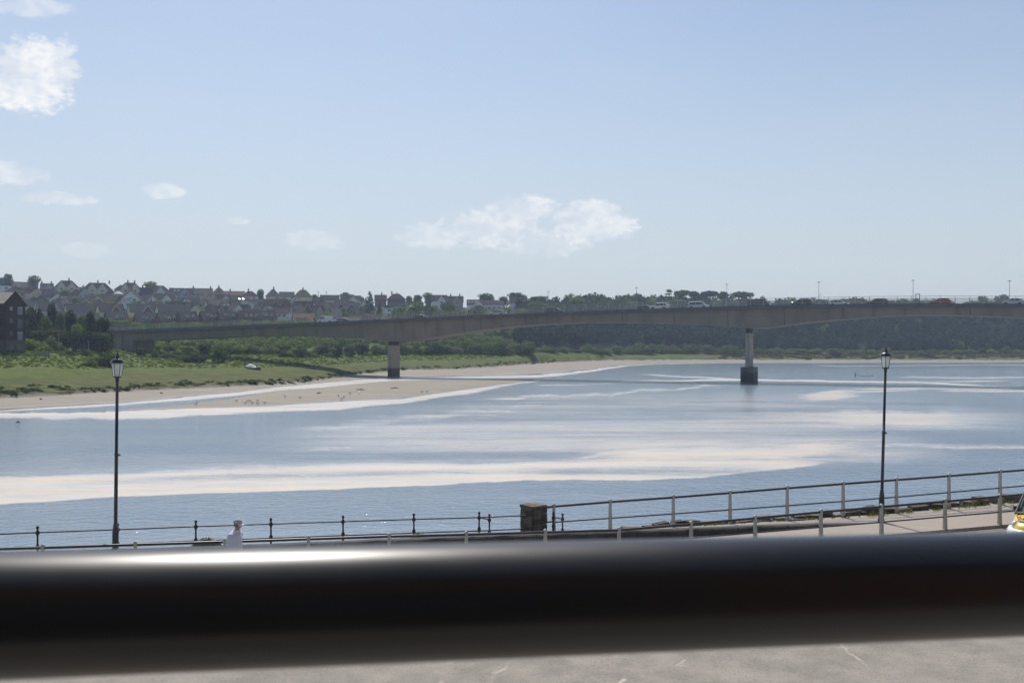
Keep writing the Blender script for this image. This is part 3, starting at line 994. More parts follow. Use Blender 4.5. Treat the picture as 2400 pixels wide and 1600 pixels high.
def lobes_for(kind, r):
    L = []
    if kind == 'round':
        for i in range(11):
            a = r.uniform(0, 6.28); q = r.uniform(.05, .3); z = r.uniform(.28, .8)
            s = r.uniform(.13, .22)
            L.append((q * math.cos(a), q * math.sin(a), z, s, s, s * .8))
        L.append((0, 0, .6, .28, .28, .26)); L.append((0, 0, .36, .3, .3, .2))
    elif kind == 'bush':
        for i in range(10):
            a = r.uniform(0, 6.28); q = r.uniform(.05, .34); s = r.uniform(.13, .24)
            L.append((q * math.cos(a), q * math.sin(a), r.uniform(.2, .98 - s * .9 - q * .7), s, s, s * .9))
        L.append((0, 0, .35, .36, .36, .36))
    elif kind == 'tall':
        for i in range(15):
            z = r.uniform(.22, .93); w = .32 * (1 - max(0, z - .45) * 1.35) + .03
            a = r.uniform(0, 6.28); q = r.uniform(.0, w); s = r.uniform(.09, .17)
            L.append((q * math.cos(a), q * math.sin(a), min(z, 1 - s * .8), s, s, s * .9))
        L.append((0, 0, .45, .24, .24, .34))
    elif kind == 'conifer':
        for i in range(26):
            z = .1 + .86 * i / 25; w = .42 * (1 - z) ** .8 + .02
            for k in range(3):
                a = r.uniform(0, 6.28); q = w * r.uniform(.4, .8)
                L.append((q * math.cos(a), q * math.sin(a), z, w * .45 + .02, w * .45 + .02, .035))
    elif kind == 'umbrella':
        for i in range(9):
            a = r.uniform(0, 6.28); q = r.uniform(.05, .34); s = r.uniform(.14, .2)
            L.append((q * math.cos(a), q * math.sin(a), .72 + .12 * (1 - q * 2) + r.uniform(-.06, .04), s, s, s * .75))
    elif kind == 'cedar':
        for z, w in ((.5, .42), (.64, .45), (.78, .38), (.9, .26), (.97, .12)):
            for k in range(5):
                a = r.uniform(0, 6.28); q = w * r.uniform(.2, .75)
                L.append((q * math.cos(a), q * math.sin(a), z + r.uniform(-.02, .02), .17, .17, .028))
    elif kind == 'swept':
        for i in range(9):
            t = i / 8
            L.append((-.38 + .8 * t, r.uniform(-.12, .12), .5 + .38 * t + r.uniform(-.05, .03), .15, .15, .11))
    return L


GREENS = {'mid': ((.07, .105, .03), (.16, .205, .06)), 'dark': ((.035, .055, .022), (.08, .105, .042)), 'bright': ((.10, .15, .03), (.22, .27, .07)),
          'grey': ((.09, .105, .055), (.18, .195, .1)), 'pine': ((.04, .052, .022), (.085, .09, .04)), 'yellow': ((.25, .24, .04), (.4, .36, .08)), 'brown': ((.07, .068, .03), (.15, .14, .06)),
          'blue': ((.010, .019, .016), (.032, .052, .03))}
LEAFM = {k: leaf_mat('leaves_' + k, *v) for k, v in GREENS.items()}
BARK = mat('bark', (.10, .08, .06), (.06, .05, .04), .9, 6., .4)
CROWNS = {}


def crown_mesh(kind, col, var):
    key = (kind, col, var)
    if key not in CROWNS:
        r = random.Random(hash((kind, var)) % 1000 if False else (len(kind) * 37 + var * 11))
        cnt = {'bush': 1500, 'round': 1700, 'tall': 1900, 'conifer': 2200, 'umbrella': 1300, 'cedar': 900, 'swept': 700}[kind]
        v, f = leaf_cloud(lobes_for(kind, r), cnt, .034 if kind not in ('conifer', 'cedar') else .026, len(kind) * 101 + var)
        CROWNS[key] = np_mesh('crown', v, f, LEAFM[col])
    return CROWNS[key]


TRUNKS = {}


def trunk_mesh(kind):
    if kind not in TRUNKS:
        mb = MB()
        top = {'bush': .45, 'round': .6, 'tall': .8, 'conifer': .93, 'umbrella': .75, 'cedar': .95, 'swept': .6}[kind]
        w = .035 if kind != 'bush' else .025
        lean = .25 if kind == 'swept' else 0
        mb.tube([(-lean, 0, -.06), (-lean * .7, 0, top * .4), (0, 0, top)], [w * 1.3, w, w * .35], 7)
        for k in range(4):
            a = k * 1.7 + .4
            z = top * (.35 + .12 * k)
            mb.tube([(-lean * (1 - z / top), 0, z), (.12 * math.cos(a), .12 * math.sin(a), z + .1), (.24 * math.cos(a), .24 * math.sin(a), z + .2)], [w * .5, w * .35, w * .15], 5)
        TRUNKS[kind] = mb.mesh('trunk', BARK)
    return TRUNKS[kind]


def plant(name, px, Z, ytop, wpx, kind, col, desc, place, cat, group, depthk=1.0, sink=.15):
    z0 = ground(px, Z) - sink
    h = max(zy(ytop, Z) - z0, 1.0)
    w = wpx / F * Z * {'tall': 1.6, 'round': 1.3}.get(kind, 1.15)
    o = empty(name, (U(px) * Z, Z, z0), rnd.uniform(0, 6.28) if kind not in ('swept',) else 0.0, (w, w * depthk, h))
    mesh_obj('crown', crown_mesh(kind, col, rnd.randrange(3)), o)
    mesh_obj('trunk', trunk_mesh(kind), o)
    queue_label(o, px, desc, place, cat, group)
    return o


D_ = {'mid': 'green', 'dark': 'dark green', 'bright': 'bright green', 'grey': 'grey-green', 'pine': 'dark', 'yellow': 'yellow-flowered', 'brown': 'brownish', 'blue': 'bluish green'}
# dark trees beside the bridge abutment
for px, Z, yt, w, k, c in ((68, 262, 712, 42, 'tall', 'pine'), (90, 270, 716, 38, 'tall', 'pine'), (110, 262, 728, 30, 'round', 'mid'), (121, 272, 710, 34, 'tall', 'pine'), (141, 262, 733, 32, 'tall', 'mid'),
                           (158, 268, 718, 40, 'tall', 'pine'), (178, 262, 748, 30, 'round', 'bright'), (193, 266, 740, 34, 'tall', 'mid'), (213, 268, 731, 36, 'tall', 'pine'), (231, 274, 738, 38, 'tall', 'dark'),
                           (247, 270, 747, 34, 'tall', 'pine'), (135, 255, 762, 52, 'round', 'pine'), (172, 256, 765, 52, 'round', 'dark'), (100, 256, 765, 48, 'round', 'dark'), (205, 258, 768, 48, 'round', 'pine'), (240, 260, 772, 48, 'round', 'dark'), (256, 264, 762, 30, 'round', 'pine')):
    plant('tree', px, Z, yt, w, k, c, 'tall %s tree' % D_[c], 'beside the brick flats', 'tree', 'trees by the bridge abutment')
for px, Z, yt, w, k, c in ((72, 232, 786, 48, 'bush', 'bright'), (92, 236, 792, 44, 'bush', 'bright'), (118, 240, 778, 40, 'bush', 'grey'), (140, 242, 806, 40, 'bush', 'grey'), (105, 228, 805, 40, 'bush', 'mid'), (205, 240, 814, 30, 'bush', 'mid'),
                           (248, 222, 815, 56, 'bush', 'mid'), (268, 224, 818, 40, 'bush', 'mid'), (160, 228, 822, 36, 'bush', 'bright'), (210, 214, 832, 34, 'bush', 'mid')):
    plant('bush', px, Z, yt, w, k, c, 'rounded %s bush' % D_[c], 'below the dark trees', 'bush', 'bushes beside the brick flats')
# trees behind the left end of the bridge
for px, Z, yt, w, c in ((236, 345, 733, 40, 'grey'), (258, 350, 738, 44, 'bright'), (280, 352, 741, 46, 'bright'), (303, 356, 743, 44, 'mid'), (325, 360, 748, 42, 'bright'), (350, 366, 750, 42, 'mid'), (372, 372, 752, 40, 'mid'), (398, 380, 749, 44, 'bright'), (425, 384, 752, 44, 'mid'), (455, 388, 750, 44, 'bright'),
                        (486, 390, 752, 44, 'mid'), (512, 394, 747, 40, 'grey'), (540, 398, 746, 44, 'mid'), (572, 400, 744, 38, 'yellow'), (596, 402, 747, 40, 'mid'), (625, 404, 744, 44, 'bright'), (655, 404, 741, 36, 'yellow'), (684, 406, 744, 44, 'mid'), (715, 408, 741, 44, 'bright'), (745, 410, 741, 40, 'mid'), (776, 412, 739, 40, 'grey'), (806, 414, 735, 44, 'mid')):
    plant('tree', px, Z, yt, w, 'round', c, 'low rounded %s tree' % D_[c], 'just behind the bridge rail', 'tree', 'trees behind the bridge')
# bushes on the far bank
BANK = [(332, 268, 808, 26, 'dark'), (362, 262, 811, 20, 'mid'), (392, 268, 822, 40, 'grey'), (420, 270, 818, 40, 'mid'), (460, 250, 821, 62, 'dark'), (432, 248, 828, 40, 'mid'), (479, 300, 799, 34, 'dark'), (440, 310, 806, 40, 'bright'), (395, 310, 803, 36, 'mid'), (360, 312, 801, 40, 'bright'), (512, 246, 793, 46, 'mid'), (528, 310, 798, 40, 'mid'), (560, 316, 801, 46, 'bright'), (592, 318, 803, 44, 'mid'),
        (625, 318, 800, 46, 'grey'), (663, 296, 814, 26, 'mid'), (680, 292, 822, 34, 'mid'), (655, 330, 797, 50, 'mid'), (704, 288, 799, 40, 'mid'), (722, 300, 818, 34, 'mid'), (757, 340, 790, 46, 'grey'), (738, 292, 826, 26, 'grey'), (772, 296, 824, 30, 'grey'), (792, 290, 799, 32, 'dark'), (818, 318, 796, 38, 'grey'), (850, 340, 796, 40, 'dark'), (884, 315, 801, 38, 'mid'),
        (905, 350, 796, 44, 'mid'), (945, 372, 797, 44, 'grey'), (970, 380, 799, 40, 'mid'), (997, 344, 806, 36, 'mid'), (975, 350, 818, 30, 'grey'), (1020, 392, 796, 60, 'dark'), (1046, 396, 798, 40, 'mid'), (1070, 376, 806, 40, 'grey'), (1090, 404, 790, 50, 'mid'), (1118, 402, 794, 46, 'mid'), (1150, 410, 792, 44, 'bright'), (1184, 392, 806, 48, 'grey'), (1164, 420, 786, 46, 'mid'),
        (1210, 430, 797, 40, 'grey'), (1232, 414, 813, 18, 'dark'), (1238, 438, 793, 50, 'mid'), (1291, 470, 808, 42, 'mid'), (1268, 466, 812, 34, 'grey'), (1323, 490, 809, 34, 'mid'), (1350, 505, 816, 34, 'mid'), (1376, 520, 800, 36, 'mid'), (1400, 525, 816, 36, 'mid'), (1422, 530, 814, 34, 'mid'), (1444, 535, 804, 36, 'mid'), (1470, 540, 814, 36, 'mid'), (1498, 540, 795, 50, 'mid'), (1525, 544, 798, 36, 'grey'),
        (1549, 544, 800, 38, 'mid'), (1577, 546, 802, 38, 'grey'), (1600, 550, 814, 30, 'mid'), (1623, 548, 800, 46, 'mid'), (1661, 546, 801, 42, 'grey'), (1687, 556, 811, 28, 'mid'), (1704, 560, 800, 28, 'mid'), (1722, 560, 805, 34, 'mid'), (1748, 566, 812, 30, 'mid'), (1778, 566, 810, 26, 'mid'), (1800, 566, 813, 34, 'mid'), (1824, 566, 810, 28, 'mid'), (1848, 568, 816, 34, 'mid'),
        (1873, 568, 812, 50, 'mid'), (1910, 568, 814, 46, 'mid'), (1947, 570, 811, 28, 'mid'), (1956, 545, 823, 30, 'blue'), (1975, 570, 816, 46, 'mid'), (2010, 570, 816, 46, 'mid'), (2042, 570, 815, 44, 'mid'), (2074, 570, 808, 28, 'grey'), (2104, 570, 818, 36, 'mid'), (2140, 572, 819, 44, 'mid'), (2166, 550, 824, 36, 'blue'), (2187, 570, 814, 24, 'mid'), (2219, 570, 816, 28, 'mid'), (2247, 572, 815, 34, 'mid'),
        (2275, 572, 815, 38, 'mid'), (2301, 570, 811, 24, 'mid'), (2325, 572, 814, 32, 'bright'), (2358, 570, 805, 26, 'mid'), (2386, 572, 815, 34, 'mid'), (2420, 572, 813, 36, 'mid'), (2455, 572, 814, 36, 'mid'), (2240, 596, 785, 42, 'bright')]
for px, Z, yt, w, c in BANK:
    if px < 1720:
        Z = max(Z, foot_depth(px, float(np.interp(px, [300, 420, 440, 530, 640, 700, 800, 830, 1000, 1300, 1720], [836, 838, 848, 850, 838, 836, 836, 832, 831, 829, 829]))))
    plant('bush', px, Z, yt, w, 'bush', c, 'rounded %s bush' % D_[c], 'along the far bank', 'bush', 'bushes along the far bank')
# skyline and garden trees
SKY_T = [(17, 604, 633, 24, 'round', 'dark'), (4, 606, 644, 20, 'round', 'dark'), (77, 612, 638, 32, 'round', 'grey'), (196, 596, 662, 20, 'bush', 'mid'), (356, 612, 653, 36, 'round', 'bright'), (610, 612, 672, 22, 'round', 'mid'), (738, 604, 686, 18, 'round', 'mid'),
         (808, 612, 680, 27, 'round', 'dark'), (826, 614, 685, 26, 'round', 'mid'), (846, 612, 692, 20, 'round', 'mid'), (867, 560, 682, 30, 'conifer', 'dark'), (889, 545, 707, 16, 'conifer', 'dark'), (930, 612, 685, 16, 'conifer', 'dark'), (959, 612, 689, 20, 'round', 'grey'), (978, 612, 686, 26, 'round', 'dark'), (1005, 614, 680, 27, 'round', 'mid'), (935, 500, 711, 50, 'round', 'mid'), (973, 505, 699, 50, 'round', 'mid'),
         (955, 490, 720, 46, 'round', 'mid'), (1010, 508, 705, 46, 'round', 'mid'), (1050, 512, 699, 46, 'round', 'mid'), (1030, 495, 718, 50, 'round', 'mid'), (1080, 500, 720, 46, 'round', 'mid'), (1120, 520, 707, 44, 'round', 'mid'), (1141, 618, 682, 46, 'round', 'dark'), (1160, 515, 718, 46, 'round', 'mid'), (1181, 618, 690, 26, 'round', 'dark'), (1184, 530, 710, 34, 'round', 'mid'), (1215, 620, 680, 56, 'round', 'dark'),
         (1222, 535, 715, 40, 'round', 'mid'), (1264, 622, 689, 44, 'round', 'dark'), (1266, 560, 699, 60, 'round', 'mid'), (1300, 575, 703, 44, 'round', 'mid'), (1330, 590, 702, 44, 'round', 'dark'), (1357, 620, 689, 44, 'round', 'mid'), (1391, 630, 695, 44, 'round', 'dark'), (1418, 640, 694, 44, 'round', 'mid'), (1447, 655, 693, 46, 'round', 'dark'), (1487, 690, 688, 28, 'swept', 'pine'), (1480, 665, 700, 40, 'round', 'mid'),
         (1519, 690, 692, 46, 'round', 'bright'), (1550, 695, 699, 40, 'round', 'mid'), (1568, 700, 679, 26, 'cedar', 'pine'), (1602, 705, 677, 40, 'umbrella', 'pine'), (1626, 706, 680, 28, 'umbrella', 'pine'), (1590, 690, 698, 50, 'round', 'mid'), (1665, 706, 679, 48, 'umbrella', 'pine'), (1640, 690, 700, 50, 'round', 'mid'), (1697, 708, 681, 30, 'umbrella', 'pine'), (1738, 708, 681, 56, 'umbrella', 'pine'),
         (1690, 690, 700, 50, 'round', 'mid'), (1735, 690, 700, 50, 'round', 'mid'), (1832, 712, 697, 18, 'round', 'mid'), (1818, 712, 697, 10, 'conifer', 'mid'), (1870, 708, 700, 40, 'round', 'mid'), (1919, 712, 696, 28, 'round', 'dark'), (1957, 712, 697, 28, 'round', 'dark'), (2001, 712, 694, 42, 'round', 'dark'), (2040, 708, 699, 34, 'round', 'mid'), (2080, 710, 701, 36, 'round', 'mid'),
         (2117, 712, 695, 28, 'round', 'mid'), (2143, 712, 695, 30, 'round', 'mid'), (2180, 710, 702, 30, 'round', 'mid'), (2285, 712, 700, 30, 'round', 'mid'), (2306, 714, 687, 29, 'round', 'mid'), (2349, 714, 684, 36, 'round', 'dark'), (2320, 710, 702, 40, 'round', 'dark')]
TN = {'round': 'broad-crowned', 'conifer': 'pointed conifer', 'umbrella': 'flat-topped pine', 'cedar': 'layered cedar', 'swept': 'wind-swept pine', 'bush': 'bushy'}
for px, Z, yt, w, k, c in SKY_T:
    plant('tree', px, Z, yt, w, k, c, '%s %s tree' % (TN[k], D_[c]), 'on the hill crest', 'tree', 'trees on the hill crest', sink=.4)

# garden shrubs between the house rows: individuals
GS = []
r2 = random.Random(3)
for Z0, ya, yb, hp, n in ((471, 741, 738, 24, 30), (505, 720, 732, 30, 26), (530, 720, 732, 30, 34), (560, 700, 710, 26, 28), (584, 697, 708, 24, 22)):
    for i in range(n):
        px = -10 + 860 * (i + r2.uniform(.1, .9)) / n
        GS.append((Z0, px, Z0 + r2.uniform(-5, 6), hp * r2.uniform(.6, 1.2), r2.uniform(20, 42), r2.choice(['mid', 'mid', 'dark', 'bright', 'grey', 'yellow' if r2.random() < .4 else 'mid'])))
GP = {471: 'in the lowest gardens', 505: 'in the lower gardens', 530: 'in the middle gardens', 560: 'in the upper gardens', 584: 'in the topmost gardens'}
for gk, px, Z, hp, w, c in GS:
    yb = HY + (CZ - ground(px, Z)) * F / Z
    plant('garden_shrub', px, Z, yb - hp, w, 'bush', c, 'small %s garden shrub' % D_[c], GP[gk], 'shrub', 'shrubs ' + GP[gk])


def mass(name, n, fz, leaf, matl, label, seed, count=230, kind='round'):
    """a far wood that reads as one mass"""
    r = random.Random(seed)
    V, Fc, b = [], [], 0
    for i in range(n):
        px, Z, h, w = fz(r, i)
        lob = lobes_for(kind, r)
        v, f = leaf_cloud(lob, count, leaf, seed * 1000 + i)
        z0 = ground(px, Z) - .3
        a = r.uniform(0, 6.28)
        v = np.stack([(v[:, 0] * math.cos(a) - v[:, 1] * math.sin(a)) * w + U(px) * Z, (v[:, 0] * math.sin(a) + v[:, 1] * math.cos(a)) * w + Z, v[:, 2] * h + z0], 1)
        V.append(v); Fc.append(f + b); b += len(v)
    me = np_mesh(name, np.concatenate(V), np.concatenate(Fc), matl)
    return tag(mesh_obj(name, me), label, 'wood', kind='stuff')


def wood_spot(r, i):
    px = r.uniform(1215, 2560)
    k = sstep(np.array([(px - 1230) / 240]))[0]
    Z = (475 + 112 * k) + r.random() ** .85 * 130
    return px, Z, r.uniform(6.5, 11), r.uniform(6.5, 11)


mass('woodland', 1300, wood_spot, .075, LEAFM['blue'], 'dense dark woodland covering the slope behind the bridge', 5, 190)


def crest_spot(r, i):
    px = r.uniform(1300, 2560)
    k = sstep(np.array([(px - 1230) / 240]))[0]
    f = r.random()
    Z = (475 + 112 * k) + (40 + 92 * f ** .6)
    return px, Z, r.uniform(8, 11.5), r.uniform(6, 10)


mass('lighter_trees', 150, crest_spot, .05, LEAFM['mid'], 'paler green crowns scattered through the dark woodland', 6, 330)


def scrub_spot(r, i):
    px = r.uniform(1690, 2560)
    return px, r.uniform(540, 566), r.uniform(1.0, 2.2), r.uniform(2.5, 5.5)


mass('scrub', 330, scrub_spot, .09, LEAFM['brown'], 'low rough scrub along the far waterline below the wood', 8, 110, 'bush')['category'] = 'scrub'


def scrub2(r, i):
    px = r.uniform(300, 1270)
    k = np.interp(px, [300, 600, 923, 1250], [318, 330, 396, 460])
    k = np.interp(px, [300, 600, 923, 1250], [318, 338, 428, 480])
    return px, k + r.uniform(0, 75), r.uniform(2.5, 5.5), r.uniform(5, 9)


mass('thicket', 420, scrub2, .07, LEAFM['mid'], 'tangled green thicket on the slope seen beneath the bridge', 9, 190, 'bush')['category'] = 'thicket'


def marsh_grass():
    r = np.random.default_rng(11)
    n = 7000
    px = r.uniform(-30, 1500, n)
    zg = (CZ - .9) * F / (np.interp(px, G_PX, G_Y) - HY)
    zb = np.interp(px, KPX, BR[0][0])
    t = .35 + .65 * r.random(n)
    Z = zg + 1.0 + t * (zb + 30 - zg)
    z, gr = land(px, Z)
    ok = gr > .6
    px, Z, z, t = px[ok], Z[ok], z[ok], t[ok]
    n = len(px)
    X = U(px) * Z
    clump = wob(X * .3, Z * .25, 3)
    h = (.06 + .34 * t + .2 * np.clip(clump, 0, 1)) * r.uniform(.5, 1.3, n)
    a = r.uniform(0, math.pi, n)
    w = r.uniform(.18, .5, n) * (1 + t)
    dx, dy = np.cos(a) * w, np.sin(a) * w * .6
    lx, ly = r.normal(0, .25, n) * h, r.normal(0, .25, n) * h
    v = np.stack([np.stack([X - dx, Z - dy, z - .05], 1), np.stack([X + dx, Z + dy, z - .05], 1), np.stack([X + dx * .6 + lx, Z + dy * .6 + ly, z + h], 1), np.stack([X - dx * .7 + lx, Z - dy * .7 + ly, z + h * .85], 1)], 1)
    me = np_mesh('marsh_grass', v.reshape(-1, 3), np.arange(n * 4).reshape(-1, 4), leaf_mat('marsh_blades', (.07, .095, .026), (.125, .15, .045), .45))
    tag(mesh_obj('marsh_grass', me), 'tufted green salt marsh grass on the far bank', 'grass', kind='stuff')


marsh_grass()


def tussock_spot(r, i):
    px = r.uniform(-20, 1300)
    zg = float((CZ - .9) * F / (np.interp(px, G_PX, G_Y) - HY))
    return px, zg + abs(r.gauss(0, 3.2)) + .6, r.uniform(.45, 1.0), r.uniform(1.2, 3.2)


mass('tussocks', 230, tussock_spot, .11, LEAFM['dark'], 'dark ragged tussocks along the muddy marsh edge', 31, 60, 'bush')['category'] = 'tussocks'

# ------------------------------------------------------------------ houses on the hill
WALLC = {'cream': (.66, .59, .46), 'white': (.76, .76, .73), 'grey': (.4, .42, .45), 'brick': (.22, .10, .07), 'tan': (.42, .33, .24), 'blue': (.06, .085, .13), 'pink': (.6, .48, .42), 'yellow': (.72, .63, .4), 'dark': (.12, .115, .115)}
ROOFC = {'brown': (.075, .058, .05), 'red': (.13, .07, .05), 'slate': (.045, .047, .052), 'tan': (.155, .125, .095), 'grey': (.08, .075, .075), 'orange': (.2, .115, .075)}


def tilelines(g, v, col, p):
    z = g.n('ShaderNodeSeparateXYZ', {0: v}).outputs[2]
    w = g.m('FRACT', g.m('MULTIPLY', z, 4.0))
    return g.mix(g.m('MULTIPLY', g.ramp(w, .8, 1.0), .35), col, (.04, .035, .03))


WM = {k: mat('wall_' + k, c, tuple(x * .88 for x in c), .9, .5, .15, 6, spec=.08) for k, c in WALLC.items()}
RM = {k: mat('roof_' + k, c, tuple(x * .75 for x in c), .9, .9, .2, 5, spec=.05, extra=tilelines) for k, c in ROOFC.items()}
FRAMEM = mat('window_frame_white', (.72, .72, .72), rough=.5)
PANEM = mat('window_glass', (.03, .038, .048), (.05, .06, .07), .08, 1.0, spec=.7)
SKYL = mat('skylight_glass', (.10, .12, .14), rough=.22, spec=1.0, coat=1.0)
CHIM = mat('chimney_brick', (.17, .11, .085), rough=.9)
POTM = mat('chimney_pot', (.28, .14, .09), rough=.8)
WIN = {}


def window_mesh(w, h):
    k = (round(w, 1), round(h, 1))
    if k not in WIN:
        mb = MB()
        mb.box(-w / 2, w / 2, -.05, .02, -h / 2, h / 2, 0)
        n = 2 if w > 1.0 else 1
        for i in range(n):
            x0 = -w / 2 + .07 + i * (w - .14) / n
            mb.box(x0 + .02, x0 + (w - .14) / n - .02, -.07, -.04, -h / 2 + .08, h / 2 - .08, 1)
        WIN[k] = mb.mesh('window', [FRAMEM, PANEM])
    return WIN[k]


def gable_roof(mb, w, d, z0, z1, over=.3, th=.18, axis='x'):
    """roof slabs with ridge along x (or y)"""
    a, b = (w / 2 + over, d / 2 + over)
    if axis == 'y':
        a, b = (d / 2 + over, w / 2 + over)
    dz = (z1 - z0) * over / (b - over)
    prof = [(-b, z0 - dz), (0, z1), (b, z0 - dz), (b, z0 - dz + th), (0, z1 + th), (-b, z0 - dz + th)]
    v = []
    for s in (-a, a):
        for q, z in prof:
            v.append((s, q, z) if axis == 'x' else (q, s, z))
    f = [(0, 1, 4, 5), (1, 2, 3, 4), (11, 10, 7, 6), (10, 9, 8, 7), (0, 6, 7, 1), (1, 7, 8, 2), (2, 8, 9, 3), (3, 9, 10, 4), (4, 10, 11, 5), (5, 11, 6, 0)]
    mb.add(v, f)


def hip_roof(mb, w, d, z0, z1, over=.35):
    a, b = w / 2 + over, d / 2 + over
    r = max(a - b * .95, .3)
    v = [(-a, -b, z0 - .15), (a, -b, z0 - .15), (a, b, z0 - .15), (-a, b, z0 - .15), (-r, 0, z1), (r, 0, z1), (-a, -b, z0), (a, -b, z0), (a, b, z0), (-a, b, z0)]
    f = [(3, 2, 1, 0), (6, 7, 5, 4), (8, 9, 4, 5), (7, 8, 5), (9, 6, 4), (0, 1, 7, 6), (1, 2, 8, 7), (2, 3, 9, 8), (3, 0, 6, 9)]
    mb.add(v, f)


def house(name, px, Z, w, d, eave, ridge, typ, wall, roof, yaw=0.0, gables=0, dorm=0, sky=0, chim=(), wins=2, rows=1, gwall=None, zoff=0.0, desc='', place='', group=''):
    X = U(px) * Z
    z0 = min(ground(px, Z), gz_at(X - w / 2, Z - d / 2), gz_at(X + w / 2, Z - d / 2)) + zoff
    root = empty(name, (X, Z, z0), math.atan(-U(px)) - R(yaw))
    wb = MB()
    if typ == 'G':       # gable to the viewer
        wb.prism([(-w / 2, -3), (w / 2, -3), (w / 2, eave), (0, ridge - .05), (-w / 2, eave)], -d / 2, d / 2)
    elif typ == 'E':     # eaves to the viewer
        M = Matrix.Rotation(math.pi / 2, 4, 'Z')
        wb.prism([(-d / 2, -3), (d / 2, -3), (d / 2, eave), (0, ridge - .05), (-d / 2, eave)], -w / 2, w / 2, M=M)
    else:
        wb.box(-w / 2, w / 2, -d / 2, d / 2, -3, eave)
    wo = wb.build('wall', WM[wall], root)
    rb = MB()
    if typ == 'G': gable_roof(rb, w, d, eave, ridge, axis='y')
    elif typ == 'E': gable_roof(rb, w, d, eave, ridge)
    elif typ == 'H': hip_roof(rb, w, d, eave, ridge)
    else: rb.box(-w / 2 - .15, w / 2 + .15, -d / 2 - .15, d / 2 + .15, eave, eave + .25)
    ro = rb.build('roof', RM[roof], root)
    front = -d / 2
    gcent = []
    for i in range(gables):
        gw = min(w / (gables + .6), 5.0)
        gx = (i - (gables - 1) / 2) * (gw * 1.12 if gables > 1 else 0) + (w * .14 if gables == 1 else 0)
        gr = eave + (ridge - eave) * .78
        gcent.append(gx)
        MB().prism([(gx - gw / 2, -3), (gx + gw / 2, -3), (gx + gw / 2, eave - .2), (gx, gr - .1), (gx - gw / 2, eave - .2)], front - .9, front + .3).build('front_gable', WM[gwall or wall], root)
        g2 = MB()
        o_, th = .25, .16
        for s in (-1, 1):
            xs = [gx, gx + s * (gw / 2 + o_)]
            za, zb = gr, eave - .2 - o_ * (gr - eave) / (gw / 2)
            v = [(xs[0], front - 1.15, za), (xs[1], front - 1.15, zb), (xs[1], 0, zb), (xs[0], 0, za)]
            v += [(x, y, z + th) for x, y, z in v]
            g2.add(v, [(0, 1, 2, 3), (7, 6, 5, 4), (0, 4, 5, 1), (1, 5, 6, 2), (2, 6, 7, 3), (3, 7, 4, 0)])
        g2.build('gable_roof', RM[roof], ro)
        b = MB()
        for s in (-1, 1):
            b.tube([(gx, front - 1.17, gr + .02), (gx + s * (gw / 2 + .2), front - 1.17, eave - .35)], .1, 4, smooth=False)
        b.build('bargeboard', FRAMEM, ro)
        if eave > 3.8:
            mesh_obj('window', window_mesh(1.6, 1.2), root, loc=(gx, front - .91, eave - .9))
        mesh_obj('window', window_mesh(1.8, 1.3), root, loc=(gx, front - .91, 1.5))
    for i in range(dorm):
        dx = (i - (dorm - 1) / 2) * 2.3 + w * .08
        t = .34
        zz = eave + (ridge - eave) * t
        yy = front * (1 - t)
        dm = MB().prism([(dx - .62, zz - .55), (dx + .62, zz - .55), (dx + .62, zz + .6), (dx, zz + 1.15), (dx - .62, zz + .6)], yy - .45, yy + 1.9)
        do = dm.build('dormer', WM['white'], root)
        g2 = MB()
        for s in (-1, 1):
            v = [(dx, yy - .6, zz + 1.15), (dx + s * .8, yy - .6, zz + .45), (dx + s * .8, yy + 1.6, zz + .45), (dx, yy + 2.2, zz + 1.15)]
            v += [(x, y, z + .1) for x, y, z in v]
            g2.add(v, [(0, 1, 2, 3), (7, 6, 5, 4), (0, 4, 5, 1), (1, 5, 6, 2), (2, 6, 7, 3), (3, 7, 4, 0)])
        g2.build('dormer_roof', RM[roof], do)
        mesh_obj('window', window_mesh(.9, .9), do, loc=(dx, yy - .46, zz + .1))
    if typ in ('E', 'H') and sky:
        for i in range(sky):
            sx = (i - (sky - 1) / 2) * 2.0 - w * .2
            t = .5
            zz = eave + (ridge - eave) * t + .2
            yy = front * (1 - t) - .02
            sl = math.atan2(ridge - eave, d / 2)
            MB().box(-.42, .42, -.6, .6, -.04, .08).build('skylight', SKYL, ro, loc=(sx, yy, zz + (.05 if typ == 'H' else 0.0)), rot=(sl, 0, 0))
    for cx in chim:
        zb = ridge - .6
        c = MB().box(-.4, .4, -.3, .3, 0, 1.9).build('chimney', CHIM, ro, loc=(cx * w, 0, zb))
        pm = MB()
        for q in (-.2, .2):
            pm.lathe([(.1, 1.9), (.13, 2.3), (.09, 2.3)], 6, c=(q, 0, 0))
        pm.build('chimney_pot', POTM, c)
    for rI in range(rows):
        for i in range(wins):
            wx = (i - (wins - 1) / 2) * w * .8 / max(wins, 1)
            if any(abs(wx - g) < 2.2 for g in gcent):
                continue
            ww = 1.7 if w > 7 else 1.2
            mesh_obj('window', window_mesh(ww, 1.2), root, loc=(wx, front, 1.45 + 2.55 * rI))
    if typ == 'G':
        mesh_obj('window', window_mesh(.9, 1.0), root, loc=(0, front, eave + .3))
    queue_label(root, px, desc or '%s-walled house with %s roof' % (wall, roof), place, 'house', group)
    return root


WN = {'cream': 'cream', 'white': 'white', 'grey': 'pale grey', 'brick': 'red brick', 'tan': 'tan', 'blue': 'dark blue', 'pink': 'pinkish', 'yellow': 'pale yellow', 'dark': 'dark'}
TY = {'G': 'gable-fronted', 'E': 'long-roofed', 'H': 'hip-roofed', 'F': 'flat-roofed'}


RH = random.Random(17)


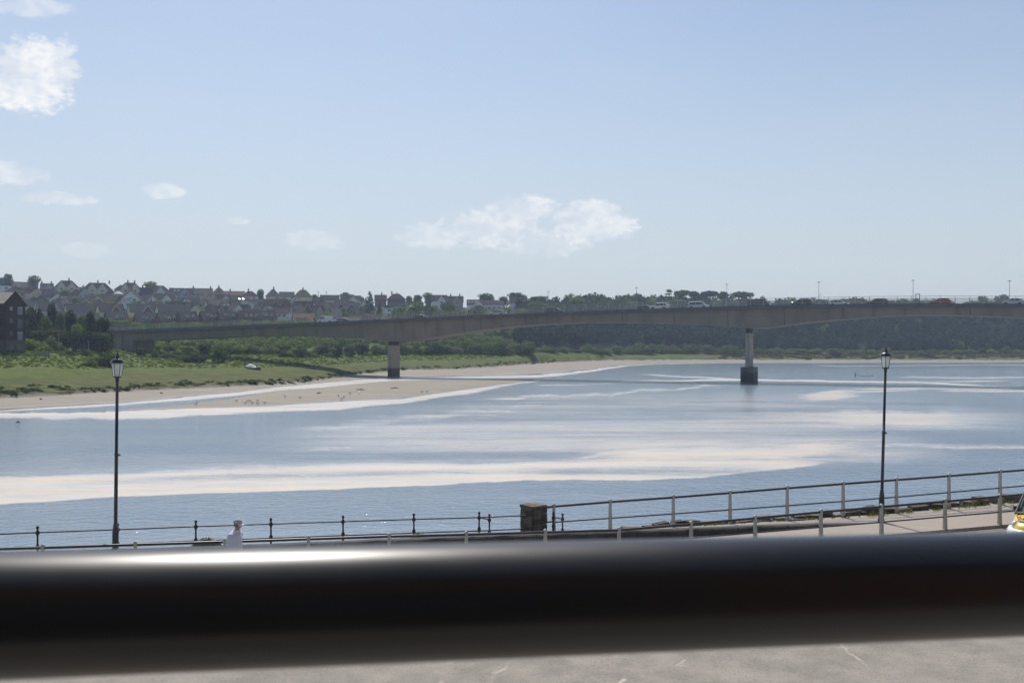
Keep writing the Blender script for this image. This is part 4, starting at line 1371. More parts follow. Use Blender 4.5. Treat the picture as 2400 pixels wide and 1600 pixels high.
def row(items, Z, place, group):
    for it in items:
        px, wpx, typ, wall, roof, eave, ridge = it[:7]
        kw = it[7] if len(it) > 7 else {}
        Zi = Z + kw.pop('dz', 0)
        Zi += RH.uniform(-5, 5)
        w = wpx / F * Zi * RH.uniform(.84, 1.0)
        eave *= RH.uniform(.9, 1.08)
        ridge = eave + (ridge - it[5]) * RH.uniform(.85, 1.1)
        kw.setdefault('d', 7.5)
        house('house', px, Zi, w, kw.pop('d'), eave, ridge, typ, wall, roof, desc='%s %s house with %s roof' % (WN[wall], TY[typ], roof), place=place, group=group, **kw)


row([(6, 40, 'F', 'white', 'slate', 5.0, 5.4, dict(wins=2, rows=2)), (52, 50, 'E', 'brick', 'tan', 4.6, 8.6, dict(chim=(-.44,), sky=2, yaw=-18, dz=6)), (110, 30, 'E', 'grey', 'brown', 4.8, 8.0, dict(chim=(-.4, .35), gables=1)),
     (156, 58, 'H', 'cream', 'brown', 5.0, 9.0, dict(gables=2, chim=(.1,), rows=2, sky=1)), (228, 62, 'H', 'cream', 'brown', 5.0, 9.0, dict(gables=2, chim=(.02, .42), rows=2)), (283, 32, 'H', 'tan', 'brown', 5.0, 8.2, dict(dz=14)), (305, 56, 'H', 'cream', 'brown', 4.6, 8.6, dict(gables=2, chim=(-.1, .2))),
     (366, 78, 'H', 'white', 'brown', 4.8, 9.0, dict(gables=1, chim=(-.06,), d=10, sky=1)), (425, 52, 'E', 'grey', 'slate', 4.6, 7.6, dict(gables=1, sky=2)), (470, 54, 'E', 'tan', 'tan', 4.6, 8.4, dict(chim=(-.3, .42), wins=4, rows=2)), (513, 36, 'H', 'pink', 'orange', 4.8, 8.6, dict(chim=(0,), sky=1, dz=8)),
     (549, 48, 'E', 'tan', 'tan', 4.4, 7.2, dict(chim=(-.2,), wins=3)), (586, 38, 'H', 'white', 'brown', 4.6, 8.0, dict(chim=(-.1,))), (640, 34, 'H', 'cream', 'tan', 4.8, 9.2, dict(chim=(.05,), dz=6)), (672, 36, 'E', 'white', 'grey', 4.6, 7.4, dict(dz=10)), (710, 46, 'H', 'cream', 'tan', 4.8, 8.8, dict(chim=(0,), wins=3)),
     (774, 46, 'E', 'white', 'brown', 3.6, 6.6, dict(wins=3)), (822, 50, 'E', 'white', 'brown', 3.8, 6.8, dict(gables=1, chim=(-.2,))), (892, 30, 'E', 'brick', 'brown', 4.2, 7.2, dict(chim=(.1,))), (929, 50, 'H', 'dark', 'brown', 4.6, 8.0, dict(chim=(-.25,), wins=3)),
     (1030, 36, 'E', 'white', 'brown', 4.8, 8.4, dict(gables=1, sky=1)), (1066, 44, 'E', 'tan', 'brown', 5.0, 8.8, dict(chim=(-.25, .3), gables=1)), (1115, 46, 'E', 'white', 'brown', 3.6, 6.6, dict(sky=3, gables=1)), (1158, 44, 'E', 'white', 'brown', 3.4, 6.4, dict(wins=3)), (1214, 46, 'E', 'white', 'brown', 4.6, 8.0, dict(gables=1)), (1286, 22, 'G', 'tan', 'brown', 4, 7.5, dict(chim=(.3,))), (1318, 34, 'E', 'tan', 'grey', 4, 7, dict(chim=(.1,), dz=10))],
    598, 'in the skyline row', 'skyline row of houses')
row([(12, 30, 'G', 'grey', 'slate', 3.2, 6.2, {}), (50, 40, 'G', 'grey', 'brown', 3.4, 6.6, dict(sky=0)), (76, 34, 'E', 'grey', 'tan', 3.2, 6.8, dict(sky=1)), (96, 28, 'G', 'blue', 'tan', 3.3, 6.4, {}), (112, 26, 'E', 'grey', 'brown', 3.6, 7.6, dict(sky=3, dz=8)), (136, 40, 'G', 'white', 'brown', 3.2, 6.6, {}), (168, 44, 'E', 'white', 'slate', 3.3, 5.8, dict(gables=1, gwall='grey')),
     (222, 46, 'E', 'cream', 'brown', 3.2, 6.4, dict(gables=1, gwall='white')), (258, 30, 'E', 'cream', 'brown', 3.3, 6.2, {}), (310, 44, 'G', 'white', 'brown', 4.6, 9.0, dict(rows=2, yaw=12)), (352, 38, 'E', 'white', 'brown', 4.4, 8.0, dict(gables=1)), (385, 42, 'E', 'white', 'brown', 4.6, 8.0, dict(gables=1, wins=3)), (446, 46, 'E', 'white', 'slate', 4.2, 7.2, dict(wins=3, sky=2)), (505, 50, 'E', 'white', 'tan', 3.3, 7.2, dict(sky=2, yaw=-20)),
     (545, 40, 'E', 'tan', 'brown', 3.3, 7.0, dict(sky=2)), (594, 34, 'G', 'white', 'brown', 4, 7.6, dict(yaw=22)), (640, 46, 'E', 'white', 'brown', 4.4, 8.4, dict(gables=1, gwall='brick', wins=3)), (672, 40, 'G', 'brick', 'brown', 4.2, 9.2, {}), (712, 46, 'E', 'brick', 'brown', 3.8, 8.2, dict(gables=2, gwall='brick')), (760, 44, 'E', 'white', 'brown', 4.2, 7.2, dict(gables=1, gwall='tan', wins=3)),
     (812, 62, 'E', 'white', 'grey', 4.6, 8.4, dict(gables=2, gwall='dark', wins=4)), (925, 54, 'F', 'white', 'grey', 5.2, 5.6, dict(wins=3, rows=2))],
    545, 'in the second row down', 'second row of houses')
row([(30, 50, 'E', 'grey', 'grey', 3.4, 7.4, {}), (116, 58, 'E', 'grey', 'grey', 4.4, 8.8, dict(gables=1, gwall='grey', yaw=-14)), (185, 66, 'E', 'yellow', 'grey', 4.2, 8.2, dict(wins=3, yaw=-16)), (258, 64, 'E', 'yellow', 'brown', 4.2, 8.4, dict(gables=1, gwall='brick', yaw=-16)), (332, 66, 'E', 'yellow', 'grey', 4.2, 8.0, dict(gables=1, gwall='brick', wins=3, yaw=-14)), (390, 48, 'E', 'yellow', 'grey', 4.6, 8.6, dict(yaw=-16)), (430, 32, 'E', 'white', 'grey', 4.2, 7.4, {}),
     (462, 42, 'G', 'yellow', 'brown', 4.4, 8.4, dict(yaw=10)), (508, 52, 'E', 'brick', 'brown', 3.6, 7.6, dict(gables=1, sky=1, yaw=-8)), (552, 40, 'G', 'white', 'brown', 4.4, 8.8, dict(yaw=-24)), (586, 36, 'E', 'brick', 'brown', 4.0, 7.4, {}), (652, 58, 'E', 'white', 'brown', 4.8, 7.4, dict(wins=4, rows=2, yaw=8)), (712, 48, 'E', 'white', 'orange', 3.0, 5.8, dict(wins=3, yaw=-10)), (765, 44, 'E', 'white', 'brown', 2.8, 5.0, {}), (815, 56, 'E', 'white', 'tan', 2.8, 4.8, dict(wins=3)), (872, 46, 'E', 'dark', 'brown', 3.4, 6.2, dict(gables=1))],
    492, 'in the third row down', 'third row of houses')
row([(150, 52, 'E', 'grey', 'grey', 3.2, 6.8, dict(dorm=1, yaw=-14)), (205, 50, 'E', 'brick', 'grey', 3.2, 6.6, dict(dorm=2, yaw=-12)), (272, 54, 'E', 'brick', 'grey', 3.4, 7.0, dict(dorm=2, yaw=-16)), (342, 54, 'E', 'brick', 'grey', 3.2, 7.2, dict(dorm=2, sky=1, yaw=-20)), (393, 50, 'E', 'brick', 'brown', 3.6, 7.4, dict(dorm=2, sky=1, yaw=-22)), (438, 46, 'E', 'brick', 'brown', 3.6, 7.2, dict(dorm=2, sky=1, yaw=-22)),
     (492, 50, 'E', 'brick', 'brown', 3.8, 7.8, dict(dorm=2, sky=1, yaw=-20)), (532, 44, 'E', 'brick', 'brown', 4.0, 7.6, dict(dorm=2, sky=1, yaw=-22)), (581, 46, 'E', 'brick', 'brown', 4.4, 8.2, dict(dorm=3, yaw=-18)), (622, 44, 'E', 'brick', 'brown', 4.6, 8.4, dict(dorm=2, sky=1, yaw=-20))],
    446, 'in the lowest brick row', 'lowest row of houses')

def infill(Z, xs, place, group):
    its = []
    for px in xs:
        t = RH.choice('GEEGH')
        its.append((px + RH.uniform(-8, 8), RH.uniform(24, 38), t, RH.choice(['white', 'cream', 'white', 'grey', 'tan', 'brick']), RH.choice(['brown', 'grey', 'brown', 'slate', 'tan']), RH.uniform(2.9, 4.4), RH.uniform(6.2, 7.8),
                    dict(yaw=RH.uniform(-20, 14), sky=RH.choice([0, 0, 1, 2]) if t == 'E' else 0, chim=RH.choice([(), (.2,), (-.3,)]), gables=1 if t == 'E' and RH.random() < .5 else 0, d=6.5)))
    row(its, Z, place, group)


infill(518, [22, 62, 88, 145, 205, 238, 292, 345, 372, 412, 452, 488, 528, 566, 606, 632, 690, 738, 788, 846], 'in the half-hidden middle row', 'half-hidden middle row of houses')
infill(572, [30, 84, 128, 186, 204, 262, 300, 336, 398, 440, 486, 530, 566, 612, 655, 692, 740, 800, 850], 'just below the skyline row', 'houses just below the skyline row')

# gazebo with pale canopy on a terrace
gp = W(277, 694, 532)
gzb = empty('gazebo', (gp.x, gp.y, gz_at(gp.x, gp.y)))
tag(gzb, 'small garden gazebo with pale blue pyramid canopy among the houses', 'gazebo')
hh = gp.z - gzb.location.z + .3
for sx in (-1, 1):
    for sy in (-1, 1):
        MB().box(sx * 1.9 - .06, sx * 1.9 + .06, sy * 1.5 - .06, sy * 1.5 + .06, 0, hh + 1.0).build('leg', MATS['dark_steel'], gzb)
MB().add([(-2.2, -1.8, hh + .9), (2.2, -1.8, hh + .9), (2.2, 1.8, hh + .9), (-2.2, 1.8, hh + .9), (0, 0, hh + 2.5), (0, 0, hh + .85)],
         [(0, 1, 4), (1, 2, 4), (2, 3, 4), (3, 0, 4), (1, 0, 5), (2, 1, 5), (3, 2, 5), (0, 3, 5)]).build('canopy', mat('canopy_fabric', (.55, .68, .76)), gzb)

# telegraph poles
woodm = mat('pole_wood', (.16, .12, .09), rough=.9)
for i, (px, yt, nm) in enumerate(((746, 682, 'left of a pair'), (765, 682, 'right of a pair'))):
    Z = 588
    z0 = ground(px, Z)
    t = empty('telegraph_pole', (U(px) * Z, Z, z0))
    h = zy(yt, Z) - z0
    MB().tube([(0, 0, -.5), (0, 0, h)], [.17, .12], 8).build('pole', woodm, t)
    MB().box(-.7, .7, -.06, .06, h - .7, h - .58).build('crossarm', woodm, t)
    tag(t, 'wooden telegraph pole on the skyline, %s' % nm, 'pole', 'telegraph poles')
wr_ = MB()
p0, p1 = Vector((U(746) * 588, 588, ground(746, 588) + 0)), Vector((U(765) * 588, 588, ground(765, 588)))

# ------------------------------------------------------------------ brick flats at the left edge


def flats():
    Z = 208.0
    s = F / Z                                  # px per metre at the front
    xr, xl = U(57) * Z, U(15) * Z
    gz = min(ground(57, Z), ground(15, Z)) - .1
    zb = zy(828, Z)
    root = empty('brick_flats', ((xl + xr) / 2, Z, zb), R(28))
    brick = mat('flats_brick', (.075, .04, .03), (.055, .031, .025), .9, 2.0, .2, 8)
    buff = mat('flats_buff_brick', (.15, .11, .08), (.12, .09, .065), .9, 2., .2, 8)
    roof = mat('flats_roof_tile', (.14, .12, .10), (.10, .088, .075), .8, .6, .3, 3, extra=tilelines)
    w2 = (xr - xl) / 2
    y = lambda py: zy(py, Z) - zb
    e, r = y(712), y(684)
    gf = y(797)
    MB().prism([(-w2, gf), (w2, gf), (w2, e), (0, r), (-w2, e)], 0, 12).build('upper_wall', brick, root)
    MB().box(-w2 - .0, w2 + .0, -.06, 12, -1.5, gf).build('ground_floor_wall', buff, root)
    # wing to the left, set back, with a roof falling towards the viewer
    MB().box(-w2 - 14, -w2 - .01, 1.2, 11, gf, e).build('wing_wall', brick, root)
    MB().box(-w2 - 14, -w2 - .01, 1.1, 11, -1.5, gf).build('wing_ground_floor', buff, root)
    rr = r
    v = [(-w2 - 14, .8, e - .1), (-w2 - .3, .8, e - .1), (w2 * .0 - .1, 6, rr), (-w2 - 14, 6, rr)]
    v += [(a, b, c + .2) for a, b, c in v]
    MB().add(v, [(3, 2, 1, 0), (4, 5, 6, 7), (0, 1, 5, 4), (1, 2, 6, 5), (2, 3, 7, 6), (3, 0, 4, 7)]).build('wing_roof', roof, root)
    g = MB()
    for sg in (-1, 1):
        v = [(0, -.4, r + .05), (sg * (w2 + .35), -.4, e - .35), (sg * (w2 + .35), 12.2, e - .35), (0, 12.2, r + .05)]
        v += [(a, b, c + .2) for a, b, c in v]
        g.add(v, [(0, 1, 2, 3), (7, 6, 5, 4), (0, 4, 5, 1), (1, 5, 6, 2), (2, 6, 7, 3), (3, 7, 4, 0)])
    g.build('gable_roof', roof, root)
    fr = mat('window_frame_grey', (.10, .105, .12), rough=.5)
    curt = mat('curtain', (.4, .42, .45), rough=.9)

    def win(px, pt, pb, wd, curtain=False, yy=0.0, parts=1):
        c = U(px) * Z - root.location.x
        z0, z1 = y(pb), y(pt)
        f = MB().box(c - wd / 2 - .08, c + wd / 2 + .08, yy - .05, yy + .05, z0 - .08, z1 + .08).build('window', fr, root)
        for i in range(parts):
            a = c - wd / 2 + i * wd / parts + .03
            MB().box(a, a + wd / parts - .06, yy - .065, yy - .03, z0, z1).build('pane', curt if curtain and i != 9 else PANEM, f)
    for pt, pb, cu in ((719, 737, True), (748, 768, False), (777, 797 - 0.5, True)):
        win(46, pt, pb, .95, cu, parts=2)
        win(27.5, pt, pt + 8, .5, cu and pt < 730)
        f = MB()
        zz = y(pb) + .05
        c = U(46) * Z - root.location.x
        for q in range(8):
            f.box(c - .62 + q * .17, c - .6 + q * .17, -.14, -.12, zz, zz + .95)
        f.box(c - .64, c + .62, -.15, -.11, zz + .95, zz + 1.0)
        f.build('balcony_rail', MATS['dark_steel'], root)
    for px in (3, 27, 45.5):
        win(px, 808, 819, .75, yy=(-.06 if px > 15 else 1.1))
    MB().tube([(-w2 + .05, -.12, -.5), (-w2 + .05, -.12, gf)], .06, 6).build('downpipe', MATS['dark_steel'], root)
    for py in (745, 775):
        bx = -w2 - 1.0
        MB().box(-w2 - 3.0, -w2 - .2, .1, 1.2, y(py + 8), y(py + 7)).build('balcony_slab', MATS['dark_steel'], root)
        MB().box(-w2 - 1.6, -w2 - .9, 1.14, 1.26, y(py), y(py - 4)).build('window', fr, root)
        rl = MB()
        for q in range(14):
            rl.box(-w2 - 3.0 + q * .2, -w2 - 2.97 + q * .2, .12, .15, y(py + 7), y(py + 7) + 1.0)
        rl.box(-w2 - 3.0, -w2 - .2, .1, .16, y(py + 7) + 1.0, y(py + 7) + 1.06)
        rl.build('balcony_rail', MATS['dark_steel'], root)
    tag(root, 'four-storey dark brick block of flats at the left edge', 'building')
    # low terrace wall in front
    w = MB()
    pts = [(-20, 829.5), (60, 829.0), (115, 828)]
    for (a, ya), (b, yb) in zip(pts[:-1], pts[1:]):
        A, B = W(a, ya, 203), W(b, yb, 203)
        w.add([(A.x, A.y, A.z - 1.2), (B.x, B.y, B.z - 1.2), (B.x, B.y + .35, B.z - 1.2), (A.x, A.y + .35, A.z - 1.2), (A.x, A.y, A.z + .14), (B.x, B.y, B.z + .14), (B.x, B.y + .35, B.z + .14), (A.x, A.y + .35, A.z + .14)],
              [(0, 1, 5, 4), (1, 2, 6, 5), (2, 3, 7, 6), (3, 0, 4, 7), (4, 5, 6, 7)])
    tag(w.build('terrace_wall', mat('terrace_stone', (.26, .24, .2))), 'low grey wall at the foot of the brick flats', 'wall')


flats()

# park lamp columns and fence by the abutment
for px, yt, Z, nm in ((138, 776, 236, 'in front of the dark trees'), (267, 782, 262, 'against the bridge abutment'), (207.5, 800, 250, 'short one between the trees and the abutment')):
    z0 = ground(px, Z)
    t = empty('path_lamp', (U(px) * Z, Z, z0))
    h = zy(yt, Z) - z0
    MB().tube([(0, 0, -.3), (0, 0, h)], [.09, .06], 8).build('mast', MATS['galvanised_steel'], t)
    MB().box(-.32, .32, -.1, .1, h, h + .12, taper=.03).build('lantern_head', MATS['galvanised_steel'], t)
    tag(t, 'thin pale lamp column %s' % nm, 'lamp post', 'lamp columns by the abutment')
fn = empty('palisade_fence', W(178, 826, 226))
tag(fn, 'short dark palisade fence below the dark trees', 'fence')
pk = MB().box(-.05, .05, -.05, .05, -.6, 1.35).mesh('picket', MATS['dark_steel'])
for i in range(12):
    mesh_obj('picket', pk, fn, loc=((i - 5.5) * .42, 0, 0))
for z in (.2, 1.1):
    MB().box(-2.5, 2.5, .05, .1, z, z + .08).build('fence_rail', MATS['dark_steel'], fn)


# ------------------------------------------------------------------ boat, gulls, driftwood


def boat():
    Z = 238.0
    px = 594
    z0 = ground(px, Z)
    root = empty('moored_boat', (U(px) * Z, Z, z0 + .05), R(-12))
    root.rotation_euler = Euler((R(4), R(7), R(-12)), 'XYZ')
    hull = mat('boat_hull', (.10, .10, .115), (.08, .08, .09), .4, 2.)
    tarp = mat('boat_cover', (.80, .80, .79), (.7, .7, .7), .55, 1.5, .6, 2.5)
    L = 1.85
    v, f = [], []
    st = [(-1.0, .62, .55), (-.6, .72, .5), (0, .75, .5), (.5, .62, .55), (.85, .32, .66), (1.0, .03, .78)]
    for t, hw, sh in st:
        for k, (yy, zz) in enumerate(((0, 0.0), (.62, .12), (.95, .5), (1.0, 1.0))):
            v.append((t * L, hw * yy, sh * zz)); v.append((t * L, -hw * yy, sh * zz))
    for i in range(len(st) - 1):
        for k in range(3):
            a = i * 8 + k * 2
            f += [(a, a + 8, a + 10, a + 2), (a + 1, a + 3, a + 11, a + 9)]
        f.append((i * 8 + 6, i * 8 + 14, i * 8 + 15, i * 8 + 7))
    f.append((0, 2, 4, 6, 7, 5, 3, 1))
    MB().add(v, f, 0, True).build('hull', hull, root)
    v, f = [], []
    cs = [(-1.12, .3, .55), (-.85, .62, .95), (-.45, .78, 1.3), (-.05, .76, 1.05), (.3, .66, .8), (.42, .5, .62)]
    for i, (t, hw, zt) in enumerate(cs):
        for k in range(7):
            a = -1 + 2 * k / 6
            v.append((t * L, a * hw * 1.04, .42 + (zt - .42) * (1 - abs(a) ** 1.6) + .05 * math.sin(i * 3 + k * 2.3)))
    for i in range(len(cs) - 1):
        for k in range(6):
            f.append((i * 7 + k, (i + 1) * 7 + k, (i + 1) * 7 + k + 1, i * 7 + k + 1))
    MB().add(v, f, 0, False).build('cover', tarp, root)
    MB().box(.45 * L, .6 * L, -.4, .4, .45, .9, taper=.06).build('cabin_screen', mat('boat_trim', (.3, .3, .31)), root)
    MB().tube([(.3 * L, 0, .5), (.34 * L, 0, 1.5)], .03, 6).build('pole', MATS['galvanised_steel'], root)
    rl = MB()
    rl.tube([(.6 * L, .45, .75), (.95 * L, .05, .95), (.6 * L, -.45, .75)], .03, 5)
    rl.build('bow_rail', FRAMEM, root)
    tag(root, 'small boat under a white cover lying on the grassy marsh', 'boat')


boat()


def gulls():
    wh = mat('gull_white', (.8, .8, .79), rough=.8)
    gy = mat('gull_grey', (.32, .33, .35), rough=.8)
    b = MB()
    b.tube([(-.3, 0, .22), (-.2, 0, .24), (-.05, 0, .26), (.1, 0, .29), (.17, 0, .36), (.22, 0, .42), (.28, 0, .42), (.33, 0, .4)], [.015, .06, .1, .085, .055, .06, .045, .01], 8)
    body = b.mesh('body', wh)
    w = MB()
    for s in (-1, 1):
        w.tube([(-.36, s * .03, .25), (-.15, s * .085, .28), (.06, s * .09, .31)], [.01, .05, .03], 6)
    wings = w.mesh('wing', gy)
    l = MB()
    for s in (-1, 1):
        l.tube([(0, s * .04, 0), (0, s * .04, .22)], .012, 5)
    legs = l.mesh('leg', POTM)
    spots = [(555, 941), (574, 944.5), (577, 943), (582, 941.5), (588, 942), (590, 945), (604.5, 941), (605, 945.5), (619.5, 944.5), (668, 932), (704, 934), (793, 929), (800, 934), (806, 931), (820, 925), (842, 923), (990, 919), (1002, 918), (460, 948)]
    for i, (px, y) in enumerate(spots):
        Z = depth(y, .3)
        t = empty('gull', (U(px) * Z, Z, max(ground(px, Z), .0) - .005), rnd.uniform(0, 6.28), (1.1,) * 3)
        mesh_obj('body', body, t); mesh_obj('wing', wings, t); mesh_obj('leg', legs, t)
        queue_label(t, px, 'small white gull standing on the mud bar', 'of its flock', 'gull', 'gulls on the mud bar')
    # dark waders on the near mud edge
    dk = mat('driftwood', (.07, .06, .05), rough=.9)
    for i, (px, y, ln, lab) in enumerate(((845, 915, 1.6, 'dark driftwood log on the mud bar, nearest its middle'), (925, 910.5, 1.9, 'flat dark driftwood on the mud bar below the muddy pier'), (748, 923, 2.2, 'dark stick of driftwood on the mud bar, leftmost of three'),
                                          (463, 941, .7, 'dark stump at the side channel edge, left of the gulls'), (96, 937, .5, 'small dark stump on the left mud shore'), (378, 922, .5, 'small dark stump on the mud, right of the left street lamp'))):
        Z = depth(y, .25)
        o = MB()
        o.tube([(-ln / 2, 0, .1), (0, .1, .16), (ln / 2, 0, .1)], [.06, .1, .04], 6)
        o.tube([(0, .1, .14), (ln * .2, .15, .34)], [.05, .02], 5)
        tag(o.build('driftwood', dk, loc=(U(px) * Z, Z, ground(px, Z) - .02), rot=(0, 0, i * .7)), lab, 'driftwood', 'driftwood on the mud')
    Z = depth(881)
    o = MB()
    o.tube([(-.5, 0, -.3), (-.1, 0, .35), (-.35, 0, .95)], [.13, .16, .04], 6)
    o.tube([(-.1, 0, .3), (.3, .1, .5)], [.12, .03], 6)
    o.tube([(.2, 0, -.1), (1.6, 0, .05), (4.2, .1, .02), (4.7, .1, .22)], [.1, .06, .06, .12], 6)
    tag(o.build('driftwood', dk, loc=(U(2006) * Z, Z, 0)), 'dark snagged branch sticking out of the river right of the pier', 'driftwood', 'driftwood on the mud')
    Z = depth(990)
    o = MB()
    o.tube([(-.2, 0, 0), (0, 0, .14), (.25, 0, .03)], [.05, .1, .04], 7)
    tag(o.build('floating_log', dk, loc=(U(42) * Z, Z, -.03)), 'tiny dark log floating at the left edge of river', 'log')


gulls()

# ------------------------------------------------------------------ near quay


def line(Z0, t, px):
    u = U(px)
    Y = Z0 / (1 - t * u)
    return u * Y, Y


def D(X):      # how far the forecourt lies below the camera
    return float(np.interp(X, [-30, -14, 0, 3.5, 7, 11.2, 15.5, 25, 40], [5.95, 5.95, 6.0, 5.95, 5.87, 5.78, 5.66, 5.5, 5.4]))


def blotch(g, v, col, p):
    n = g.noise(v, 1.1, 6, .7)
    col = g.mix(g.ramp(n, .45, .75), col, (.315, .28, .235))
    vo = g.n('ShaderNodeTexVoronoi', {'Scale': .3, 'Randomness': 1.0}, feature='DISTANCE_TO_EDGE')
    wn = g.n('ShaderNodeTexNoise', {'Vector': v, 'Scale': 1.6, 'Detail': 5.0}).outputs['Color']
    wv = g.n('ShaderNodeVectorMath', {0: v, 1: g.n('ShaderNodeVectorMath', {0: wn, 1: (.35, .35, .35)}, operation='MULTIPLY').outputs[0]}, operation='ADD')
    g.set(vo.inputs['Vector'], wv.outputs[0])
    crack = g.ramp(vo.outputs['Distance'], .014, .004)
    col = g.mix(g.m('MULTIPLY', crack, g.ramp(g.noise(v, .5, 4), .5, .62)), col, (.46, .415, .335))
    sp = g.noise(v, 22, 3, .7)
    return g.mix(g.m('MULTIPLY', g.ramp(sp, .5, .72), .75), col, (.1, .09, .078))


def pavers(g, v, col, p):
    b = g.n('ShaderNodeTexBrick', {'Scale': 1.0, 'Mortar Size': .008, 'Brick Width': .21, 'Row Height': .105, 'Color1': (.335, .29, .25, 1), 'Color2': (.29, .25, .215, 1), 'Mortar': (.2, .16, .13, 1)})
    g.set(b.inputs['Vector'], g.mapv(v, rot=(0, 0, .23)))
    return g.mix(.7, col, b.outputs[0])


FORE = mat('forecourt_surface', (.285, .255, .215), (.21, .188, .16), .9, 1.4, .35, 45, extra=blotch)
PAVE = mat('promenade_pavers', (.34, .295, .25), (.27, .24, .205), .85, 1.2, .15, 30, extra=pavers)
WALLS = mat('quay_wall_concrete', (.075, .07, .062), (.04, .038, .034), .9, 2.2, .5, 14)
STONE = [mat('rubble_stone_%s' % n, c, tuple(x * .6 for x in c), .9, 5., .6, 18) for n, c in (('brown', (.15, .118, .09)), ('grey', (.2, .185, .16)), ('dark', (.085, .07, .056)))]
pxs = np.arange(-500, 2901, 25.)


def forecourt():
    rows = []
    for k in range(26):
        t = (k / 25) ** .8
        rows.append([(lambda X, Y: (X, Y, CZ - D(X)))(*(lambda a: (a[0] * (.14 + .86 * t) if False else a[0], a[1] - (1 - t) * 26.0))(line(27, .26, p))) for p in pxs])
    v = [p for r_ in rows for p in r_]
    me = np_mesh('forecourt', np.array(v), grid_faces(26, len(pxs)), FORE, True)
    tag(mesh_obj('forecourt', me), 'weathered grey concrete road below the balcony', kind='structure')
    # paved strip from the near railing to the wall foot, one kerb step up
    a = [(*line(26.9, .26, p),) for p in pxs]
    b = [(*line(28.95, .25, p),) for p in pxs]
    v = [(X, Y, CZ - D(X) + .1) for X, Y in a] + [(X, Y, CZ - D(X) + .1) for X, Y in b]
    n = len(pxs)
    v += [(X, Y, CZ - D(X) - .2) for X, Y in a]
    f = [(i, i + 1, n + i + 1, n + i) for i in range(n - 1)] + [(2 * n + i, 2 * n + i + 1, i + 1, i) for i in range(n - 1)]
    tag(MB().add(v, f).build('footpath', PAVE), 'pinkish block-paved footpath beside the near railing', kind='structure')


forecourt()
WT_PX = [-500, 0, 400, 636, 900, 1100, 1220, 1450, 1500, 1620, 1770, 1924, 2066]
WT_Y = [1310, 1299, 1287, 1278, 1267, 1258, 1254, 1246, 1243.6, 1240, 1233.5, 1229, 1227.5]
FB_PX = [-500, 1225, 1290, 1578, 1845, 2101, 2344, 2462, 2900]
FB_D = [5.95, 5.95, 5.92, 5.83, 5.75, 5.6, 5.4, 5.3, 5.1]


def far_line(px, extra=0.0):
    k = float(np.interp(px, [1225, 1290], [0, 1]))
    return line(30 + .4 * k + extra, .25 - .03 * k, px)


def wall_top(px):
    X, Y = line(28.8, .25, px)
    return X, Y, zy(float(np.interp(px, WT_PX, WT_Y)), Y)


def prom_near(px):
    X, Y = line(28.85, .25, px)
    if px > 2060:
        return X, Y, CZ - D(X) + .104
    dz = float(np.interp(px, [1290, 1480], [CZ - 5.8, wall_top(px)[2] - .02]))
    return X, Y, dz


def promenade():
    v, f = [], []
    n = len(pxs)
    for p in pxs:
        v.append(prom_near(p))
    for p in pxs:
        X, Y = far_line(p, .45)
        v.append((X, Y, CZ - float(np.interp(p, FB_PX, FB_D))))
    for p in pxs:
        X, Y = far_line(p, .5)
        v.append((X, Y, -2.5))
    f = [(i, i + 1, n + i + 1, n + i) for i in range(n - 1)] + [(n + i, n + i + 1, 2 * n + i + 1, 2 * n + i) for i in range(n - 1)]
    mb = MB().add(v, f)
    mb.mi = [0] * (n - 1) + [1] * (n - 1)
    tag(mb.build('promenade', [PAVE, WALLS]), 'raised riverside promenade paved in pinkish blocks', kind='structure')
    # low concrete wall between path and promenade
    wp = [p for p in pxs if p < 2066] + [2066.]
    ring, f = [], []
    for p in wp:
        X, Y, z = wall_top(p)
        zb = CZ - D(X) - .3
        jj = .012 * math.sin(p * .21) + .01 * math.sin(p * .67)
        for dy, zz in ((0, zb), (0 + jj * .5, z - .04), (.04, z + jj * .3), (.3, z + jj * .3), (.3, zb)):
            ring.append((X - .24 * dy, Y + dy, zz))
    for i in range(len(wp) - 1):
        for k in range(4):
            f.append((i * 5 + k, (i + 1) * 5 + k, (i + 1) * 5 + k + 1, i * 5 + k + 1))
    e = (len(wp) - 1) * 5
    f.append((e, e + 1, e + 2, e + 3, e + 4))
    wo = MB().add(ring, f).build('low_wall', WALLS)
    tag(wo, 'long low dark concrete wall between footpath and promenade', 'wall')
    # joints of the coping blocks
    jm = mat('wall_joint', (.03, .028, .025))
    for p in range(-40, 2050, 118):
        X, Y, z = wall_top(p)
        MB().box(-.012, .012, -.006, .2, -.55, .006).build('joint', jm, wo, loc=(X, Y, z), rot=(0, 0, math.atan(.25)))


promenade()


def rubble(r, sx, sy, sz):
    """an irregular stone block"""
    v = []
    for z in (0, 1):
        for x, y in ((-1, -1), (0, -1.08), (1, -1), (1, 1), (0, 1.06), (-1, 1)):
            v.append((x * sx / 2 * r.uniform(.86, 1.05), y * sy / 2 * r.uniform(.85, 1.08), z * sz * r.uniform(.86, 1.06) - (0 if z else .01)))
    f = [(5, 4, 3, 2, 1, 0), (6, 7, 8, 9, 10, 11)] + [(i, (i + 1) % 6, (i + 1) % 6 + 6, i + 6) for i in range(6)]
    return MB().add(v, f)


STONES = [[rubble(random.Random(i * 7 + 1), .5, .34, .16).mesh('stone', m) for i in range(4)] for m in STONE]


